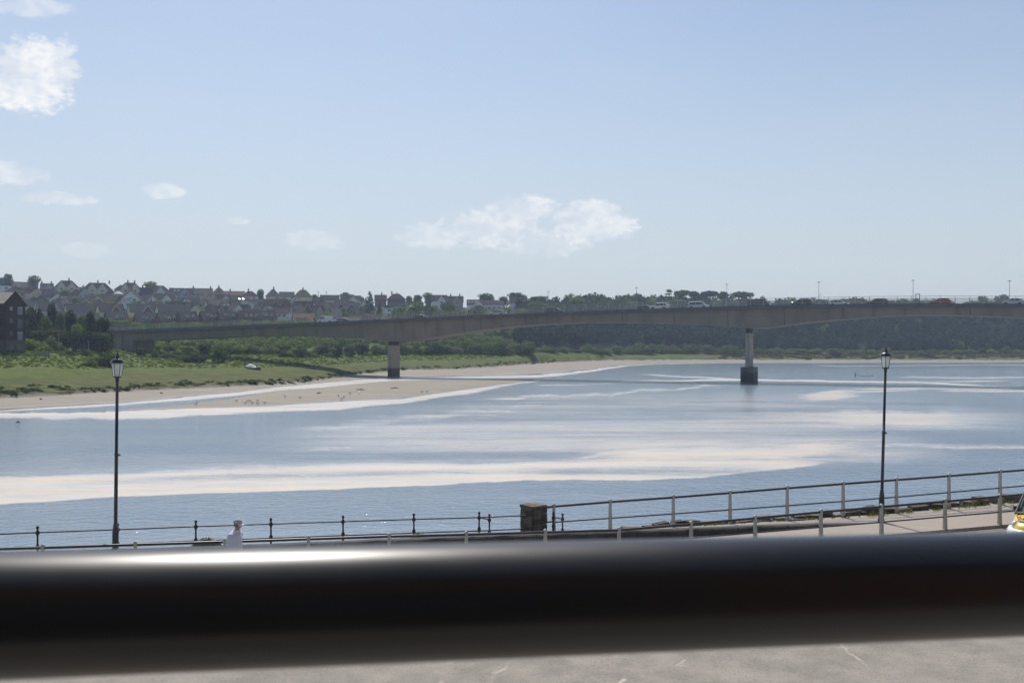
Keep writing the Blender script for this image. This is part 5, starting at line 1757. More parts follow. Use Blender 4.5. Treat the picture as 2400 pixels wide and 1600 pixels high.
def sea_wall():
    r = random.Random(21)
    p0 = far_line(1500, .2)
    root = empty('rubble_coping', (*p0, CZ - 5.85))
    tag(root, 'row of rough loose coping stones along the promenade edge', 'stone wall')
    px = 1480
    while px < 2480:
        X, Y = far_line(px, .28 + r.uniform(-.05, .05))
        z = CZ - float(np.interp(px, FB_PX, FB_D)) - .03
        s = r.uniform(.75, 1.35)
        mesh_obj('stone', r.choice(r.choice([STONES[0], STONES[1], STONES[0], STONES[2]])), root, loc=Vector((X, Y, z)) - root.location, rot=(r.uniform(-.06, .06), r.uniform(-.08, .08), .22 + r.uniform(-.15, .15)), scale=(s, r.uniform(.8, 1.2), r.uniform(.6, 1.25) * (1.3 if px > 2330 else 1)))
        if r.random() < .3:
            mesh_obj('stone', r.choice(r.choice(STONES)), root, loc=Vector((X + .05, Y + .05, z + .13)) - root.location, rot=(0, r.uniform(-.1, .1), .22 + r.uniform(-.3, .3)), scale=(s * .8, .8, r.uniform(.4, .8)))
        px += s * .5 * F / Y * .97
    # pillar
    X, Y = far_line(1251, .15)
    pz = CZ - 5.97
    pr = empty('stone_pillar', (X, Y, pz), R(39))
    tag(pr, 'square rough stone pillar at the end of the iron railing', 'pillar')
    MB().box(-.23, .23, -.23, .23, -.1, 1.08).build('core', STONE[2], pr)
    h = 0.0
    k = 0
    while h < 1.0:
        ch = r.uniform(.055, .1)
        for face in range(4):
            a = face * math.pi / 2
            cut = r.uniform(-.1, .1)
            for x0, x1 in ((-.27, cut), (cut, .27)):
                cx, w = (x0 + x1) / 2, (x1 - x0)
                loc = Matrix.Rotation(a, 3, 'Z') @ Vector((cx, -.235 - r.uniform(0, .02), h))
                mesh_obj('stone', r.choice(r.choice([STONES[0], STONES[2], STONES[2], STONES[0]])), pr, loc=loc, rot=(0, r.uniform(-.04, .04), a + r.uniform(-.04, .04)), scale=(w / .5 * .98, .4, ch / .16 * .94))
        h += ch
        k += 1
    for i, (x, y) in enumerate(((-.15, -.15), (.15, -.14), (-.14, .15), (.15, .15))):
        mesh_obj('cap_stone', STONES[i % 2][i], pr, loc=(x, y, h - .02), rot=(0, r.uniform(-.05, .05), r.uniform(-.2, .2)), scale=(.66, .95, .5))


sea_wall()


def weeds():
    r = np.random.default_rng(5)
    n = 2600
    px = r.uniform(1490, 2470, n)
    cl = np.sin(px * .031) + np.sin(px * .083 + 1) + np.sin(px * .21)
    ok = cl > -.6
    px = px[ok]; cl = cl[ok]
    n = len(px)
    V = []
    for p, c in zip(px, cl):
        X, Y = far_line(float(p), .12 - abs(r.normal(0, .16)))
        z = CZ - float(np.interp(p, FB_PX, FB_D)) - .02
        h = r.uniform(.03, .11) * (1 + .4 * max(c, 0))
        a = r.uniform(0, 3.14); w = r.uniform(.006, .016)
        dx, dy = math.cos(a) * w, math.sin(a) * w
        lx, ly = r.normal(0, .05, 2)
        V.append([(X - dx, Y - dy, z), (X + dx, Y + dy, z), (X + dx * .7 + lx, Y + dy * .7 + ly, z + h), (X - dx * .7 + lx, Y - dy + ly, z + h * .8)])
    v = np.array(V).reshape(-1, 3)
    tag(mesh_obj('weeds', np_mesh('weeds', v, np.arange(len(v)).reshape(-1, 4), leaf_mat('weed_leaves', (.09, .11, .03), (.19, .18, .07), .4))), 'small green weeds growing along the coping stones', 'weeds', kind='stuff')


weeds()
for px, dy, s, nm in ((475, -.35, (1.0, .5, .55), 'left of the walking man'), (988, -.5, (.9, .5, .42), 'below the iron railing, left of the pillar')):
    X, Y, z = wall_top(px)
    r = random.Random(px)
    mb = MB()
    v, f = [], []
    for i in range(6):
        for k in range(9):
            a = 2 * math.pi * k / 9; t = i / 5
            q = math.cos(t * 1.45) * r.uniform(.85, 1.1)
            v.append((math.cos(a) * q * s[0] * .5, math.sin(a) * q * s[1] * .5, math.sin(t * 1.5) * s[2] * r.uniform(.9, 1.05)))
    for i in range(5):
        for k in range(9):
            f.append((i * 9 + k, i * 9 + (k + 1) % 9, i * 9 + 9 + (k + 1) % 9, i * 9 + 9 + k))
    f.append(tuple(range(45, 54)))
    mb.add(v, f)
    tag(mb.build('boulder', STONE[1], loc=(X - .1, Y + .6, CZ - 5.84), rot=(0, 0, .25)), 'low grey boulder behind the low wall %s' % nm, 'boulder', 'boulders on the promenade')
X, Y = line(30.4, .24, 1872)
ac = empty('access_cover', (X, Y, CZ - 5.69), R(13))
tag(ac, 'dark metal access cover lying in the promenade paving', 'access cover')
MB().box(-.42, .42, -.3, .3, 0, .02).build('plate', MATS['dark_steel'], ac)
rb = MB()
for i in range(9):
    rb.box(-.38 + i * .09, -.36 + i * .09, -.26, .26, .02, .028)
rb.build('ribs', MATS['galvanised_steel'], ac)

# ------------------------------------------------------------------ railings
BLACK = mat('black_rail_paint', (.022, .022, .024), (.03, .03, .03), .38, 6.)
IRON = mat('cast_iron_paint', (.02, .019, .02), (.035, .026, .022), .5, 8.)
POSTM = mat('grey_post_paint', (.46, .44, .385), (.36, .335, .28), .6, 3.)


def fold_post(h):
    mb = MB()
    mb.add([(-.056, -.045, -.1), (.056, -.045, -.1), (.056, .045, -.1), (-.056, .045, -.1), (-.036, -.034, h), (.036, -.034, h), (.036, .034, h), (-.036, .034, h)], [(0, 1, 5, 4), (1, 2, 6, 5), (2, 3, 7, 6), (3, 0, 4, 7)])
    mb.tube([(0, -.037, h - .002), (0, .037, h - .002)], .046, 10)
    return mb


def white_post_railing(name, posts, base, rot, label, midfrac, rr=.036):
    """posts: list of (X, Y, ztop)"""
    root = empty(name, (*posts[0][:2], base(posts[0])))
    o = root.location.copy()
    tag(root, label, 'railing')
    for p in posts:
        zb = base(p)
        fold_post(p[2] - zb).build('post', POSTM, root, loc=Vector((p[0], p[1], zb)) - o, rot=(0, 0, rot))
    for i, (a, b) in enumerate(zip(posts[:-1], posts[1:])):
        A = Vector((a[0], a[1], a[2] - .05)); B = Vector((b[0], b[1], b[2] - .05))
        d = (B - A).normalized() * .042
        MB().tube([A + d - o, B - d - o], rr, 10).build('top_rail', BLACK, root)
        ha = (a[2] - base(a)) * midfrac; hb = (b[2] - base(b)) * midfrac
        A = Vector((a[0], a[1], base(a) + ha)); B = Vector((b[0], b[1], base(b) + hb))
        MB().tube([A + d * 1.3 - o, B - d * 1.3 - o], rr * .62, 8).build('mid_rail', BLACK, root)
    return root


NR = [(-330, 1291), (-115, 1284.5), (100, 1278), (317, 1271), (527, 1264.5), (723, 1258), (912, 1252), (1093, 1247.5), (1278, 1242.5), (1451, 1237.5), (1620, 1223.5), (1770, 1209.7), (1924, 1195.6), (2066, 1183.3), (2215, 1170.8), (2343, 1159.5), (2470, 1148)]
pts = []
for px, y in NR:
    X, Y = line(27, .26, px)
    pts.append((X, Y, zy(y, Y)))
white_post_railing('near_railing', pts, lambda p: CZ - D(p[0]) + .1, math.atan(.26), 'black-barred railing with pale posts nearest the road', .42)
FR = [(1298, 1182.5), (1430, 1172), (1578, 1161.4), (1711, 1151), (1845, 1140), (1976, 1130), (2101, 1120.8), (2224, 1111.6), (2344, 1102), (2462, 1093)]
pts = []
for px, y in FR:
    X, Y = far_line(px)
    pts.append((X, Y, zy(y, Y)))


def fbase(p):
    return CZ - float(np.interp(CX + F * p[0] / p[1], FB_PX, FB_D))


fr = white_post_railing('promenade_railing', pts, fbase, math.atan(.22), 'black-barred railing with pale posts along the promenade edge right of pillar', .46)
a = pts[0]
o = fr.location.copy()
pe = far_line(1274)
MB().tube([Vector((pe[0], pe[1], a[2] - .07)) - o, Vector((a[0] - .04, a[1], a[2] - .05)) - o], .036, 10).build('top_rail', BLACK, fr)
MB().tube([Vector((pe[0], pe[1], fbase(a) + .47)) - o, Vector((a[0] - .04, a[1], fbase(a) + .48)) - o], .023, 8).build('mid_rail', BLACK, fr)


def iron_post(h):
    return MB().lathe([(.0, h), (.03, h - .01), (.043, h - .045), (.03, h - .085), (.02, h - .1), (.03, h - .13), (.056, h - .165), (.06, h - .2), (.03, h - .25), (.024, h - .28), (.026, h * .48 + .07), (.05, h * .48 + .03), (.052, h * .48 - .03), (.028, h * .48 - .07), (.032, .05), (.05, .02), (.05, -.1)], 10)


SR = [(-290, 1246), (-95, 1239.5), (88, 1231.5), (276, 1225), (459, 1218), (635, 1212.5), (804, 1207), (970, 1202), (1123, 1198)]
pts = []
for px, y in SR:
    X, Y = far_line(px)
    pts.append((X, Y, zy(y, Y)))
root = empty('iron_railing', (pts[0][0], pts[0][1], CZ - 5.95))
tag(root, 'old black iron railing with ball-topped posts left of the stone pillar', 'railing')
o = root.location.copy()
for p in pts:
    zb = CZ - 5.97
    iron_post(p[2] - zb).build('post', IRON, root, loc=Vector((p[0], p[1], zb)) - o)
X, Y = far_line(1236)
endp = (X, Y, zy(1193.5, Y))
for a, b in zip(pts, pts[1:] + [endp]):
    for k, nm in ((.18, 'top_rail'), (.58, 'lower_rail')):
        A, B = Vector((a[0], a[1], a[2] - k)), Vector((b[0], b[1], b[2] - k))
        MB().tube([A - o, B - o], .02, 8).build(nm, IRON, root)
for pa, ya, pb, yb, nm in ((1124.5, 1198, 1147, 1203.5, 'stub'), (1297, 1198.5, 1318.5, 1202, 'second')):
    Xa, Ya = far_line(pa, -.05 if nm == 'stub' else -.12)
    Xb, Yb = far_line(pb, .75)
    za, zb = zy(ya, Ya), zy(yb, Yb)
    t = empty('iron_gate_rail', (Xa, Ya, CZ - 5.95))
    tag(t, 'short iron return rail left of the stone pillar' if nm == 'stub' else 'short iron return rail just right of the stone pillar', 'railing', 'iron return rails')
    o = t.location.copy()
    if nm != 'stub':
        iron_post(za - CZ + 5.97).build('post', IRON, t, loc=(0, 0, -.02))
    iron_post(1.05).build('post', IRON, t, loc=Vector((Xb, Yb, zb - 1.05)) - o)
    MB().tube([Vector((Xa, Ya, za - .18)) - o, Vector((Xb, Yb, zb - .18)) - o], .02, 8).build('top_rail', IRON, t)
# steps landing that carries the outer posts
X, Y = far_line(1235, 1.0)
ld = MB().box(-1.9, 1.5, -.5, .5, -2, 1.62)
tag(ld.build('river_steps', WALLS, loc=(X, Y, 0), rot=(0, 0, math.atan(.25))), 'dark concrete landing hidden behind the stone pillar', kind='structure')

# ------------------------------------------------------------------ street lamps
LBLK = mat('lamp_black_gloss', (.012, .012, .014), (.018, .018, .02), .2, 4., coat=.5)


def lamp_glass():
    m = bpy.data.materials.new('lantern_glass')
    m.use_nodes = True
    g = NT(m.node_tree)
    t = g.n('ShaderNodeBsdfTransparent', {'Color': (.96, .97, .96, 1)})
    d = g.n('ShaderNodeBsdfTranslucent', {'Color': (.82, .84, .80, 1)})
    gl = g.n('ShaderNodeBsdfGlossy', {'Roughness': .08})
    df = g.n('ShaderNodeBsdfDiffuse', {'Color': (.78, .80, .76, 1)})
    a = g.n('ShaderNodeMixShader', {0: .5, 1: d.outputs[0], 2: df.outputs[0]})
    b = g.n('ShaderNodeMixShader', {0: .48, 1: t.outputs[0], 2: a.outputs[0]})
    c = g.n('ShaderNodeMixShader', {0: .08, 1: b.outputs[0], 2: gl.outputs[0]})
    g.t.links.new(c.outputs[0], g.n('ShaderNodeOutputMaterial').inputs[0])
    return m


LGLASS = lamp_glass()
BULB = mat('lamp_fitting', (.6, .6, .58), rough=.4)


def street_lamp(base, h, lean, label, rz):
    root = empty('street_lamp', base)
    root.rotation_euler = Euler((0, lean, rz), 'XYZ')
    tag(root, label, 'street lamp', 'promenade street lamps')
    hl = h - .70      # underside of the lantern tray
    MB().lathe([(.105, -.05), (.105, .08), (.085, .12), (.085, .74), (.088, .78), (.066, .95), (.05, 1.05)], 16).build('base', LBLK, root)
    MB().box(-.05, .05, -.093, -.08, .18, .66).build('base_door', LBLK, root)
    MB().lathe([(.05, 1.05), (.047, 2.8), (.053, 2.8), (.053, 2.9), (.045, 2.9), (.04, hl - .12), (.052, hl - .1), (.052, hl - .04), (.04, hl)], 16).build('column', LBLK, root)
    MB().tube([(.03, 0, 2.85), (.09, 0, 2.85), (.105, 0, 2.86)], [.028, .032, .016], 8).build('bracket', LBLK, root)
    MB().lathe([(.04, hl - .02), (.10, hl + .0), (.115, hl + .016), (.115, hl + .036), (.02, hl + .04)], 12).build('tray', LBLK, root)
    n = 6
    rb, rt, z0, z1 = .106, .158, hl + .036, hl + .40
    for k in range(n):
        a0, a1 = 2 * math.pi * k / n, 2 * math.pi * (k + 1) / n
        q = MB()
        p = [(rb * math.cos(a0), rb * math.sin(a0), z0), (rb * math.cos(a1), rb * math.sin(a1), z0), (rt * math.cos(a1), rt * math.sin(a1), z1), (rt * math.cos(a0), rt * math.sin(a0), z1)]
        q.add(p, [(0, 1, 2, 3)])
        q.build('glass_pane', LGLASS, root)
        MB().tube([p[0], p[3]], .0075, 5).build('glazing_bar', LBLK, root)
    MB().lathe([(.166, z1 - .012), (.175, z1), (.176, z1 + .02), (.164, z1 + .05), (.13, z1 + .09), (.085, z1 + .112), (.052, z1 + .124), (.058, z1 + .145), (.053, z1 + .16), (.034, z1 + .195), (.021, z1 + .214), (.034, z1 + .233), (.035, z1 + .252), (.016, z1 + .27), (.009, z1 + .283), (.0, z1 + .30)], 18).build('canopy', LBLK, root)
    MB().lathe([(.166, z1 - .012), (.0, z1 - .008)], 18).build('reflector', BULB, root)
    f = MB().lathe([(.03, z0), (.03, z0 + .08), (.012, z0 + .1), (.022, z0 + .14), (.022, z0 + .2), (.0, z0 + .22)], 8)
    f.build('lamp_fitting', BULB, root)
    return root


X, Y = line(29.4, .25, 270)
street_lamp((X, Y, CZ - 5.8), zy(824, Y) - (CZ - 5.8), R(.6), 'black lantern street lamp on the left, before the grassy bank', .3)
X, Y = line(28.9, .25, 2065)
street_lamp((X, Y, CZ - D(X) + .1), zy(812, Y) - (CZ - D(X) + .1), R(1.75), 'black lantern street lamp on the right, rising from the paved promenade', .1)

# ------------------------------------------------------------------ people


def skin_body(name, verts, edges, radii, m, parent, root_i=0, sub=2):
    me = bpy.data.meshes.new(name)
    me.from_pydata(verts, edges, [])
    me.materials.append(m)
    o = mesh_obj(name, me, parent)
    sk = o.modifiers.new('skin', 'SKIN')
    sk.use_smooth_shade = True
    if not me.skin_vertices:
        me.skin_vertices.new()
    for i, (d, r_) in enumerate(zip(me.skin_vertices[0].data, radii)):
        d.radius = (r_, r_) if not isinstance(r_, tuple) else r_
        d.use_root = (i == root_i)
    s = o.modifiers.new('subdivision', 'SUBSURF')
    s.levels = s.render_levels = sub
    return o


SKINM = mat('skin', (.42, .24, .17), (.38, .2, .14), .55, 8.)


def person(loc, rz, hgt, label, shirt_c, trouser_c, cap=None, stride=.22, group=None):
    """walks towards +x"""
    root = empty('person', loc, rz, (hgt / 1.75,) * 3)
    tag(root, label, 'person', group)
    shirt = mat('shirt_%d' % len(bpy.data.materials), shirt_c, tuple(x * .9 for x in shirt_c), .85, 9., .5, 14, stretch=(3, 3, .6))
    trs = mat('trousers_%d' % len(bpy.data.materials), trouser_c, rough=.9)
    shoe = mat('shoe_leather', (.05, .04, .035))
    # whole body as one skinned figure
    V = [(0, 0, .95), (.01, 0, 1.12), (.0, 0, 1.28), (.02, 0, 1.42), (.055, 0, 1.50), (.085, 0, 1.56), (.10, 0, 1.63), (.095, 0, 1.70)]
    E = [(i, i + 1) for i in range(7)]
    Rr = [.13, .11, .115, .085, .055, .062, .088, .07]
    def limb(root_i, pts, rad):
        prev = root_i
        for p, q in zip(pts, rad):
            V.append(p); Rr.append(q); E.append((prev, len(V) - 1)); prev = len(V) - 1
        return prev
    for s, sw in ((1, 1), (-1, -1)):
        limb(0, [(.0, s * .09, .88), (.13 * sw + .02, s * .1, .50), (stride * sw - .04 * (sw < 0), s * .1, .10 + .05 * (sw < 0))], [.095, .062, .042])
        v = len(V) - 1
        limb(v, [(V[v][0] + .14, s * .11, .05 + .04 * (sw < 0))], [.038])
        el = (-.03 - .06 * sw, s * .22, 1.14)
        wr = (.09 - .10 * sw, s * .225, .95)
        limb(3, [(.0, s * .16, 1.37), el, wr], [.045, .036, .03])
        wv = len(V) - 1
        for q in range(4):
            L = (.085, .095, .09, .07)[q]
            yy = (q - 1.5) * .019
            limb(wv, [(wr[0] + .03 + yy * .2, wr[1] + yy, wr[2] - .075), (wr[0] + .045, wr[1] + yy, wr[2] - .075 - L * .5), (wr[0] + .03, wr[1] + yy - s * .01, wr[2] - .075 - L)], [.012, .009, .008])
        limb(wv, [(wr[0] + .05, wr[1] - s * .025, wr[2] - .05), (wr[0] + .07, wr[1] - s * .03, wr[2] - .095)], [.011, .009])
    body = skin_body('body', V, E, Rr, SKINM, root)
    # face
    fx = .10
    MB().tube([(fx + .085, 0, 1.655), (fx + .118, 0, 1.615), (fx + .085, 0, 1.605)], [.012, .02, .014], 8).build('nose', SKINM, body)
    for s in (1, -1):
        MB().lathe([(0, -.03), (.02, -.02), (.026, 0), (.02, .025), (0, .03)], 8, c=(fx - .012, s * .083, 1.625), sy=.5).build('ear', SKINM, body)
        MB().lathe([(0, -.01), (.011, 0), (0, .01)], 8, c=(fx + .078, s * .034, 1.65)).build('eye', mat('eye_dark', (.03, .025, .02)), body)
    MB().tube([(fx + .082, -.022, 1.572), (fx + .09, 0, 1.574), (fx + .082, .022, 1.572)], .007, 6).build('mouth', mat('lip', (.3, .12, .1)), body)
    hm = mat('hair_grey', (.16, .14, .12) if cap else (.03, .025, .02), rough=.9)
    hz = [(.0, 1.56), (.06, 1.565), (.085, 1.60), (.094, 1.66), (.088, 1.71), (.06, 1.745), (.0, 1.755)]
    MB().lathe(hz, 16, c=(fx - .022, 0, 0), sy=.98).build('hair', hm, body)
    # shirt: torso and sleeves fused into one garment
    g2 = MB()
    g2.lathe([(.0, .84), (.175, .84), (.175, .9), (.16, 1.05), (.158, 1.2), (.148, 1.32), (.12, 1.40), (.09, 1.45), (.072, 1.49), (.0, 1.5)], 20, c=(.0, 0, 0), sy=1.32)
    g2.tube([(.0, -.1, 1.4), (.01, 0, 1.43), (.0, .1, 1.4)], [.085, .09, .085], 14)
    for s, sw in ((1, 1), (-1, -1)):
        g2.tube([(.0, s * .08, 1.39), (-.005, s * .165, 1.375), (-.02 - .03 * sw, s * .205, 1.26), (-.03 - .06 * sw, s * .222, 1.14), (.03 - .08 * sw, s * .225, 1.05), (.085 - .10 * sw, s * .226, .955)], [.09, .09, .082, .076, .07, .055], 14)
    sh = g2.build('shirt', shirt, root)
    rm = sh.modifiers.new('fuse', 'REMESH'); rm.mode = 'VOXEL'; rm.voxel_size = .016; rm.use_smooth_shade = True
    sm = sh.modifiers.new('smooth', 'SMOOTH'); sm.factor = .5; sm.iterations = 4
    dm = sh.modifiers.new('folds', 'DISPLACE')
    tx = bpy.data.textures.new('fold_noise', 'CLOUDS'); tx.noise_scale = .13
    dm.texture = tx; dm.strength = .022; dm.mid_level = .5
    MB().lathe([(.105, 1.42), (.095, 1.46), (.086, 1.485), (.088, 1.52), (.08, 1.52), (.078, 1.47)], 16, c=(.052, 0, 0)).build('collar', shirt, sh)
    g3 = MB()
    g3.lathe([(.0, .8), (.12, .82), (.135, .9), (.125, 1.0), (.0, 1.01)], 18, sy=1.25)
    for s, sw in ((1, 1), (-1, -1)):
        g3.tube([(0, s * .085, .92), (.0, s * .09, .84), (.07 * sw + .02, s * .098, .66), (.13 * sw + .02, s * .1, .50), (stride * sw - .04 * (sw < 0), s * .1, .09 + .05 * (sw < 0))], [.1, .1, .085, .072, .06], 14)
    tz = g3.build('trousers', trs, root)
    rm = tz.modifiers.new('fuse', 'REMESH'); rm.mode = 'VOXEL'; rm.voxel_size = .018; rm.use_smooth_shade = True
    for s, sw in ((1, 1), (-1, -1)):
        x = stride * sw - .04 * (sw < 0)
        z = .05 * (sw < 0)
        MB().tube([(x - .08, s * .105, .05 + z), (x, s * .108, .055 + z), (x + .12, s * .112, .045 + z), (x + .2, s * .114, .032 + z)], [.03, .052, .046, .022], 10).build('shoe', shoe, root)
    if cap:
        cm = mat('cap_cloth', cap, tuple(x * .85 for x in cap), .85, 8.)
        c = MB().lathe([(.112, 1.672), (.116, 1.70), (.108, 1.735), (.08, 1.772), (.04, 1.79), (.0, 1.795)], 18, c=(fx - .012, 0, 0), sy=.92).build('cap', cm, root)
        v, f = [], []
        for i in range(9):
            a = -1.05 + 2.1 * i / 8
            v += [(fx - .012 + .112 * math.cos(a), .105 * math.sin(a), 1.668), (fx - .02 + .195 * math.cos(a * .8), .098 * math.sin(a), 1.645 - .02 * abs(a)),
                  (fx - .012 + .112 * math.cos(a), .105 * math.sin(a), 1.658), (fx - .02 + .195 * math.cos(a * .8), .098 * math.sin(a), 1.636 - .02 * abs(a))]
        for i in range(8):
            k = i * 4
            f += [(k, k + 1, k + 5, k + 4), (k + 2, k + 6, k + 7, k + 3), (k + 1, k + 3, k + 7, k + 5)]
        MB().add(v, f, 0, True).build('brim', mat('cap_brim', (.8, .79, .74)), c)
        MB().lathe([(0, 1.8), (.012, 1.797), (0, 1.79)], 8, c=(fx - .012, 0, 0)).build('button', cm, c)
    return root


Y = 24.3
X = U(551) * Y
person((X, Y, CZ - D(X)), R(-24), (zy(1213, Y) - (CZ - D(X))) / 1.028, 'man walking in a white long-sleeved shirt and pale cap', (.66, .64, .71), (.16, .14, .11), cap=(.42, .41, .38))
for px, off, face, lab, c in ((1098.6, 1.3, 1, 'left of two dark-clothed walkers on the bridge footway', (.03, .03, .035)), (1113.5, 1.3, 1, 'right of two dark-clothed walkers on the bridge footway', (.05, .03, .03)), (737, 1.3, -1, 'lone dark-clothed walker on bridge left of the white van', (.035, .035, .05))):
    X = bl(px)[0]
    for _ in range(8):
        p = bpoint(X, off, 0)
        X += (U(px) * p.y - p.x) * .9
    p = bpoint(X, off, deck_z(X) - .08)
    person(p, math.atan2(BD.y, BD.x) + (math.pi if face < 0 else 0), 1.7, lab, c, (.03, .03, .04), group='walkers on the bridge')

# ------------------------------------------------------------------ yellow and white car at the right edge


def text_mesh(s, size, m, shear=0.0):
    cu = bpy.data.curves.new('lettering', 'FONT')
    cu.body = s
    cu.size = size
    cu.shear = shear
    cu.align_x = 'CENTER'
    cu.offset = .006
    cu.extrude = .001
    o = bpy.data.objects.new('tmp', cu)
    COL.objects.link(o)
    bpy.context.view_layer.update()
    me = bpy.data.meshes.new_from_object(o.evaluated_get(bpy.context.evaluated_depsgraph_get()))
    bpy.data.objects.remove(o)
    me.materials.clear()
    me.materials.append(m)
    return me


def parked_car():
    X, Y = 15.36, 28.4
    root = empty('parked_car', (X, Y, CZ - D(X)), R(-125), (1, 1, .95))     # +x is its nose
    tag(root, 'yellow and white car with a printed bonnet at the right edge', 'car')
    yel = paint('yellow', (.72, .52, .03))
    wht = paint('bright_white', (.82, .82, .81))
    st = [(-1.98, .62, .6, .9), (-1.9, .76, .45, .98), (-1.3, .85, .28, 1.0), (0, .87, .25, 1.0), (.75, .87, .25, 1.03), (1.05, .86, .27, 1.02), (1.4, .82, .3, .955), (1.7, .74, .36, .86), (1.86, .62, .42, .76), (1.93, .48, .46, .68)]
    v, f = [], []
    for x, hw, zb, zt in st:
        half = [(0, zb), (hw * .9, zb), (hw, zb + (zt - zb) * .3), (hw * .99, zb + (zt - zb) * .65), (hw * .9, zt - .045), (hw * .6, zt), (0, zt + .025)]
        ring = half + [(-a, b) for a, b in reversed(half[1:-1])]
        v += [(x, a, b) for a, b in ring]
    k = 12
    for i in range(len(st) - 1):
        for j in range(k):
            f.append((i * k + j, i * k + (j + 1) % k, (i + 1) * k + (j + 1) % k, (i + 1) * k + j))
    f += [tuple(reversed(range(k))), tuple(range((len(st) - 1) * k, len(st) * k))]
    b = MB().add(v, f, 0, True).build('body', yel, root)
    s = b.modifiers.new('subdivision', 'SUBSURF'); s.levels = s.render_levels = 2
    # cabin
    v, f = [], []
    for x, hw, zb, zt in ((-1.85, .72, .95, 1.02), (-1.45, .74, .95, 1.38), (-.9, .76, .95, 1.5), (0, .76, .95, 1.52), (.35, .74, .95, 1.45), (1.12, .72, .98, 1.03)):
        half = [(hw, zb), (hw * .93, zb + (zt - zb) * .6), (hw * .8, zt - .02), (hw * .4, zt)]
        ring = half + [(-a, c) for a, c in reversed(half)]
        v += [(x, a, c) for a, c in ring]
    for i in range(5):
        for j in range(7):
            f.append((i * 8 + j, i * 8 + j + 1, (i + 1) * 8 + j + 1, (i + 1) * 8 + j))
    g = MB().add(v, f, 0, True).build('windows', GLASSM, root)
    v, f = [], []
    for x, hw, zt in ((-1.4, .6, 1.41), (-.9, .63, 1.52), (0, .63, 1.54), (.32, .61, 1.475)):
        v += [(x, hw, zt - .03), (x, hw * .5, zt), (x, -hw * .5, zt), (x, -hw, zt - .03)]
    for i in range(3):
        for j in range(3):
            f.append((i * 4 + j, (i + 1) * 4 + j, (i + 1) * 4 + j + 1, i * 4 + j + 1))
    MB().add(v, f, 0, True).build('roof', yel, root)
    for sg in (-1, 1):
        MB().tube([(.33, sg * .64, 1.45), (.75, sg * .69, 1.23), (1.13, sg * .735, 1.0)], .035, 8).build('pillar', PLATEM, root)
        MB().tube([(-.45, sg * .73, 1.0), (-.45, sg * .6, 1.5)], .03, 6).build('pillar', PLATEM, root)
        hl = MB()
        hv, hf = [], []
        for i in range(5):
            t = i / 4
            hv += [(1.86 - .42 * t, sg * (.52 + .31 * t), .74 + .16 * t), (1.9 - .40 * t, sg * (.54 + .31 * t), .60 + .14 * t), ]
        for i in range(4):
            hf.append((i * 2, i * 2 + 2, i * 2 + 3, i * 2 + 1) if sg < 0 else (i * 2, i * 2 + 1, i * 2 + 3, i * 2 + 2))
        hv2 = [(x + .02, y + sg * .025, z + .012) for x, y, z in hv]
        hl.lathe([(0, -.11), (.1, -.08), (.14, 0), (.1, .08), (0, .11)], 16, c=(1.57, sg * .68, .76), sy=.7)
        hl.build('headlight', HEADM, root)
        MB().box(.0, .1, 0, sg * .13, 0, .11, taper=.015).build('wing_mirror', PLATEM, root, loc=(.6, sg * .72, 1.03))
        for x in (-1.25, 1.22):
            t, r_ = wheel_meshes(.31)
            wo = mesh_obj('wheel', t, root, loc=(x, sg * .79, .31))
            mesh_obj('rim', r_, wo)
    # white bumper wrapped round the nose
    v, f = [], []
    pr = [(1.2, .885), (1.45, .86), (1.72, .77), (1.9, .62), (1.97, .4), (1.99, 0)]
    pr = pr + [(x, -y) for x, y in reversed(pr[:-1])]
    for x, y in pr:
        v += [(x + .02, y * 1.03, .28), (x + .05, y * 1.05, .42), (x + .05, y * 1.05, .58), (x + .0, y * 1.0, .655), (x - .1, y * .93, .66)]
    for i in range(len(pr) - 1):
        for j in range(4):
            f.append((i * 5 + j, i * 5 + j + 1, (i + 1) * 5 + j + 1, (i + 1) * 5 + j))
    MB().add(v, f, 0, True).build('bumper', wht, root)
    MB().box(2.0, 2.05, -.4, .4, .33, .45).build('grille', PLATEM, root)
    MB().tube([(1.1, -.68, 1.04), (1.13, -.1, 1.07), (1.1, .5, 1.05)], .012, 5).build('wiper', PLATEM, root)
    MB().tube([(1.1, -.72, 1.02), (1.17, -.3, 1.035), (1.18, .3, 1.035), (1.1, .72, 1.02)], .03, 6).build('scuttle', mat('scuttle_grey', (.2, .21, .22)), root)
    # printed bonnet
    def decal(txt, size, m, x, y, z, shear=0.0):
        sl = math.atan2(.955 - .80, 1.78 - 1.4)
        o = mesh_obj('lettering', text_mesh(txt, size, m, shear), root, loc=(x, y, z))
        o.rotation_euler = Euler((0, 0, 0))
        ux = Vector((0, 1, 0))                    # reading direction as seen from the nose
        up = Vector((-math.cos(sl), 0, math.sin(sl)))
        n = ux.cross(up)
        M = Matrix((ux, up, n)).transposed().to_4x4()
        M.translation = Vector((x, y, z))
        o.matrix_local = M
    red = mat('print_red', (.55, .05, .03)); blk = mat('print_black', (.02, .02, .025))
    decal('M', .15, red, 1.50, -.585, .925, -.3)
    decal('M', .15, blk, 1.56, -.46, .905, .3)
    decal('Former', .15, blk, 1.70, -.40, .85, .35)


parked_car()

# ------------------------------------------------------------------ balcony handrail close to the camera


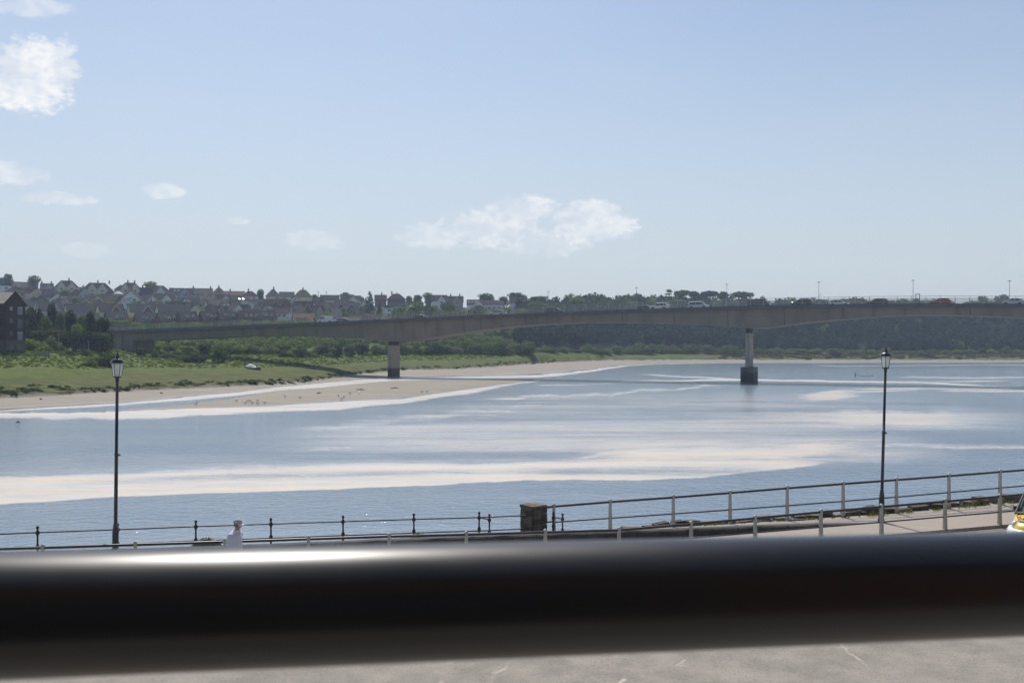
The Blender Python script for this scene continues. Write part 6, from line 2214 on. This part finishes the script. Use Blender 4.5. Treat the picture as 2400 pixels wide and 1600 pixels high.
def handrail():
    A = Vector((U(0) * .402, .402, zy(1441, .402)))
    B = Vector((U(2400) * .492, .492, zy(1366, .492)))
    d = (B - A).normalized()
    P, Q = A - d * .95, B + d * .95
    zf = CZ - 1.2
    root = empty('balcony_handrail', (P.x, P.y, zf))
    o = root.location.copy()

    def smear(g, v, col, p):
        n = g.noise(g.mapv(v, (3, 9, 9)), 1.2, 5, .6)
        g.set(p.inputs['Roughness'], g.ramp(n, .3, .75, .24, .4))
        g.set(p.inputs['Coat Weight'], .06)
        g.set(p.inputs['Coat Roughness'], .12)
        return col
    m = mat('handrail_black_paint', (.009, .0088, .0085), (.012, .0115, .011), .36, 12., spec=.5, extra=smear)
    tag(root, 'thick glossy black handrail running across the foreground', 'handrail')
    mid = [P + (Q - P) * (i / 24) for i in range(25)]
    MB().tube([p - o for p in mid], .0252, 40).build('rail', m, root)
    for p in (P, Q):
        MB().tube([(p.x - o.x, p.y - o.y, 0), Vector((p.x, p.y, p.z - .02)) - o], .018, 14).build('post', m, root)
    fl = MB().box(-2.2, 2.2, -1.6, .0, -.16, 0, M=Matrix.Rotation(math.atan2(d.y, d.x), 4, 'Z'))
    tag(fl.build('balcony_floor', mat('balcony_concrete', (.3, .29, .27), rough=.9), loc=(0, .56, zf)), 'concrete balcony floor under the camera', kind='structure')


handrail()


def house_behind():
    root = empty('sky_blocker_house', (0, -1.35, CZ - D(0)))  # unseen house, added to keep sky reflections off the handrail
    tag(root, 'unseen brick house added behind the camera to darken reflections in the handrail', 'house')
    h0, h1 = CZ - 1.2 - root.location.z, 9.5
    bm = mat('house_brick', (.16, .085, .06), (.12, .065, .05), .9, 6., .3, 20)
    MB().box(-9, 9, -7, 0, -.3, h1).build('wall', bm, root)
    for x in (-6, 0, 6):
        f = MB().box(x - 1.3, x + 1.3, -.02, .05, h0, h0 + 2.4).build('balcony_door', FRAMEM if x else MATS['dark_steel'], root)
        for s in (-1, 1):
            MB().box(x + s * .64 - .55, x + s * .64 + .55, .03, .07, h0 + .1, h0 + 2.3).build('pane', PANEM, f)
    rb = MB()
    gable_roof(rb, 18, 7, h1, h1 + 3.2)
    rb.build('roof', RM['slate'], root, loc=(0, -3.5, 0))


house_behind()

# ------------------------------------------------------------------ summer haze
hz = MB().box(-1500, 1900, -80, 2400, -4, 62)
m = bpy.data.materials.new('haze_air')
m.use_nodes = True
g = NT(m.node_tree)
pv = g.n('ShaderNodeVolumePrincipled', {'Color': (.62, .78, 1.0, 1), 'Density': .00026, 'Anisotropy': .2})
g.t.links.new(pv.outputs[0], g.n('ShaderNodeOutputMaterial').inputs['Volume'])
tag(hz.build('haze', m), 'thin bluish summer haze over the river', kind='stuff')

finish_labels()
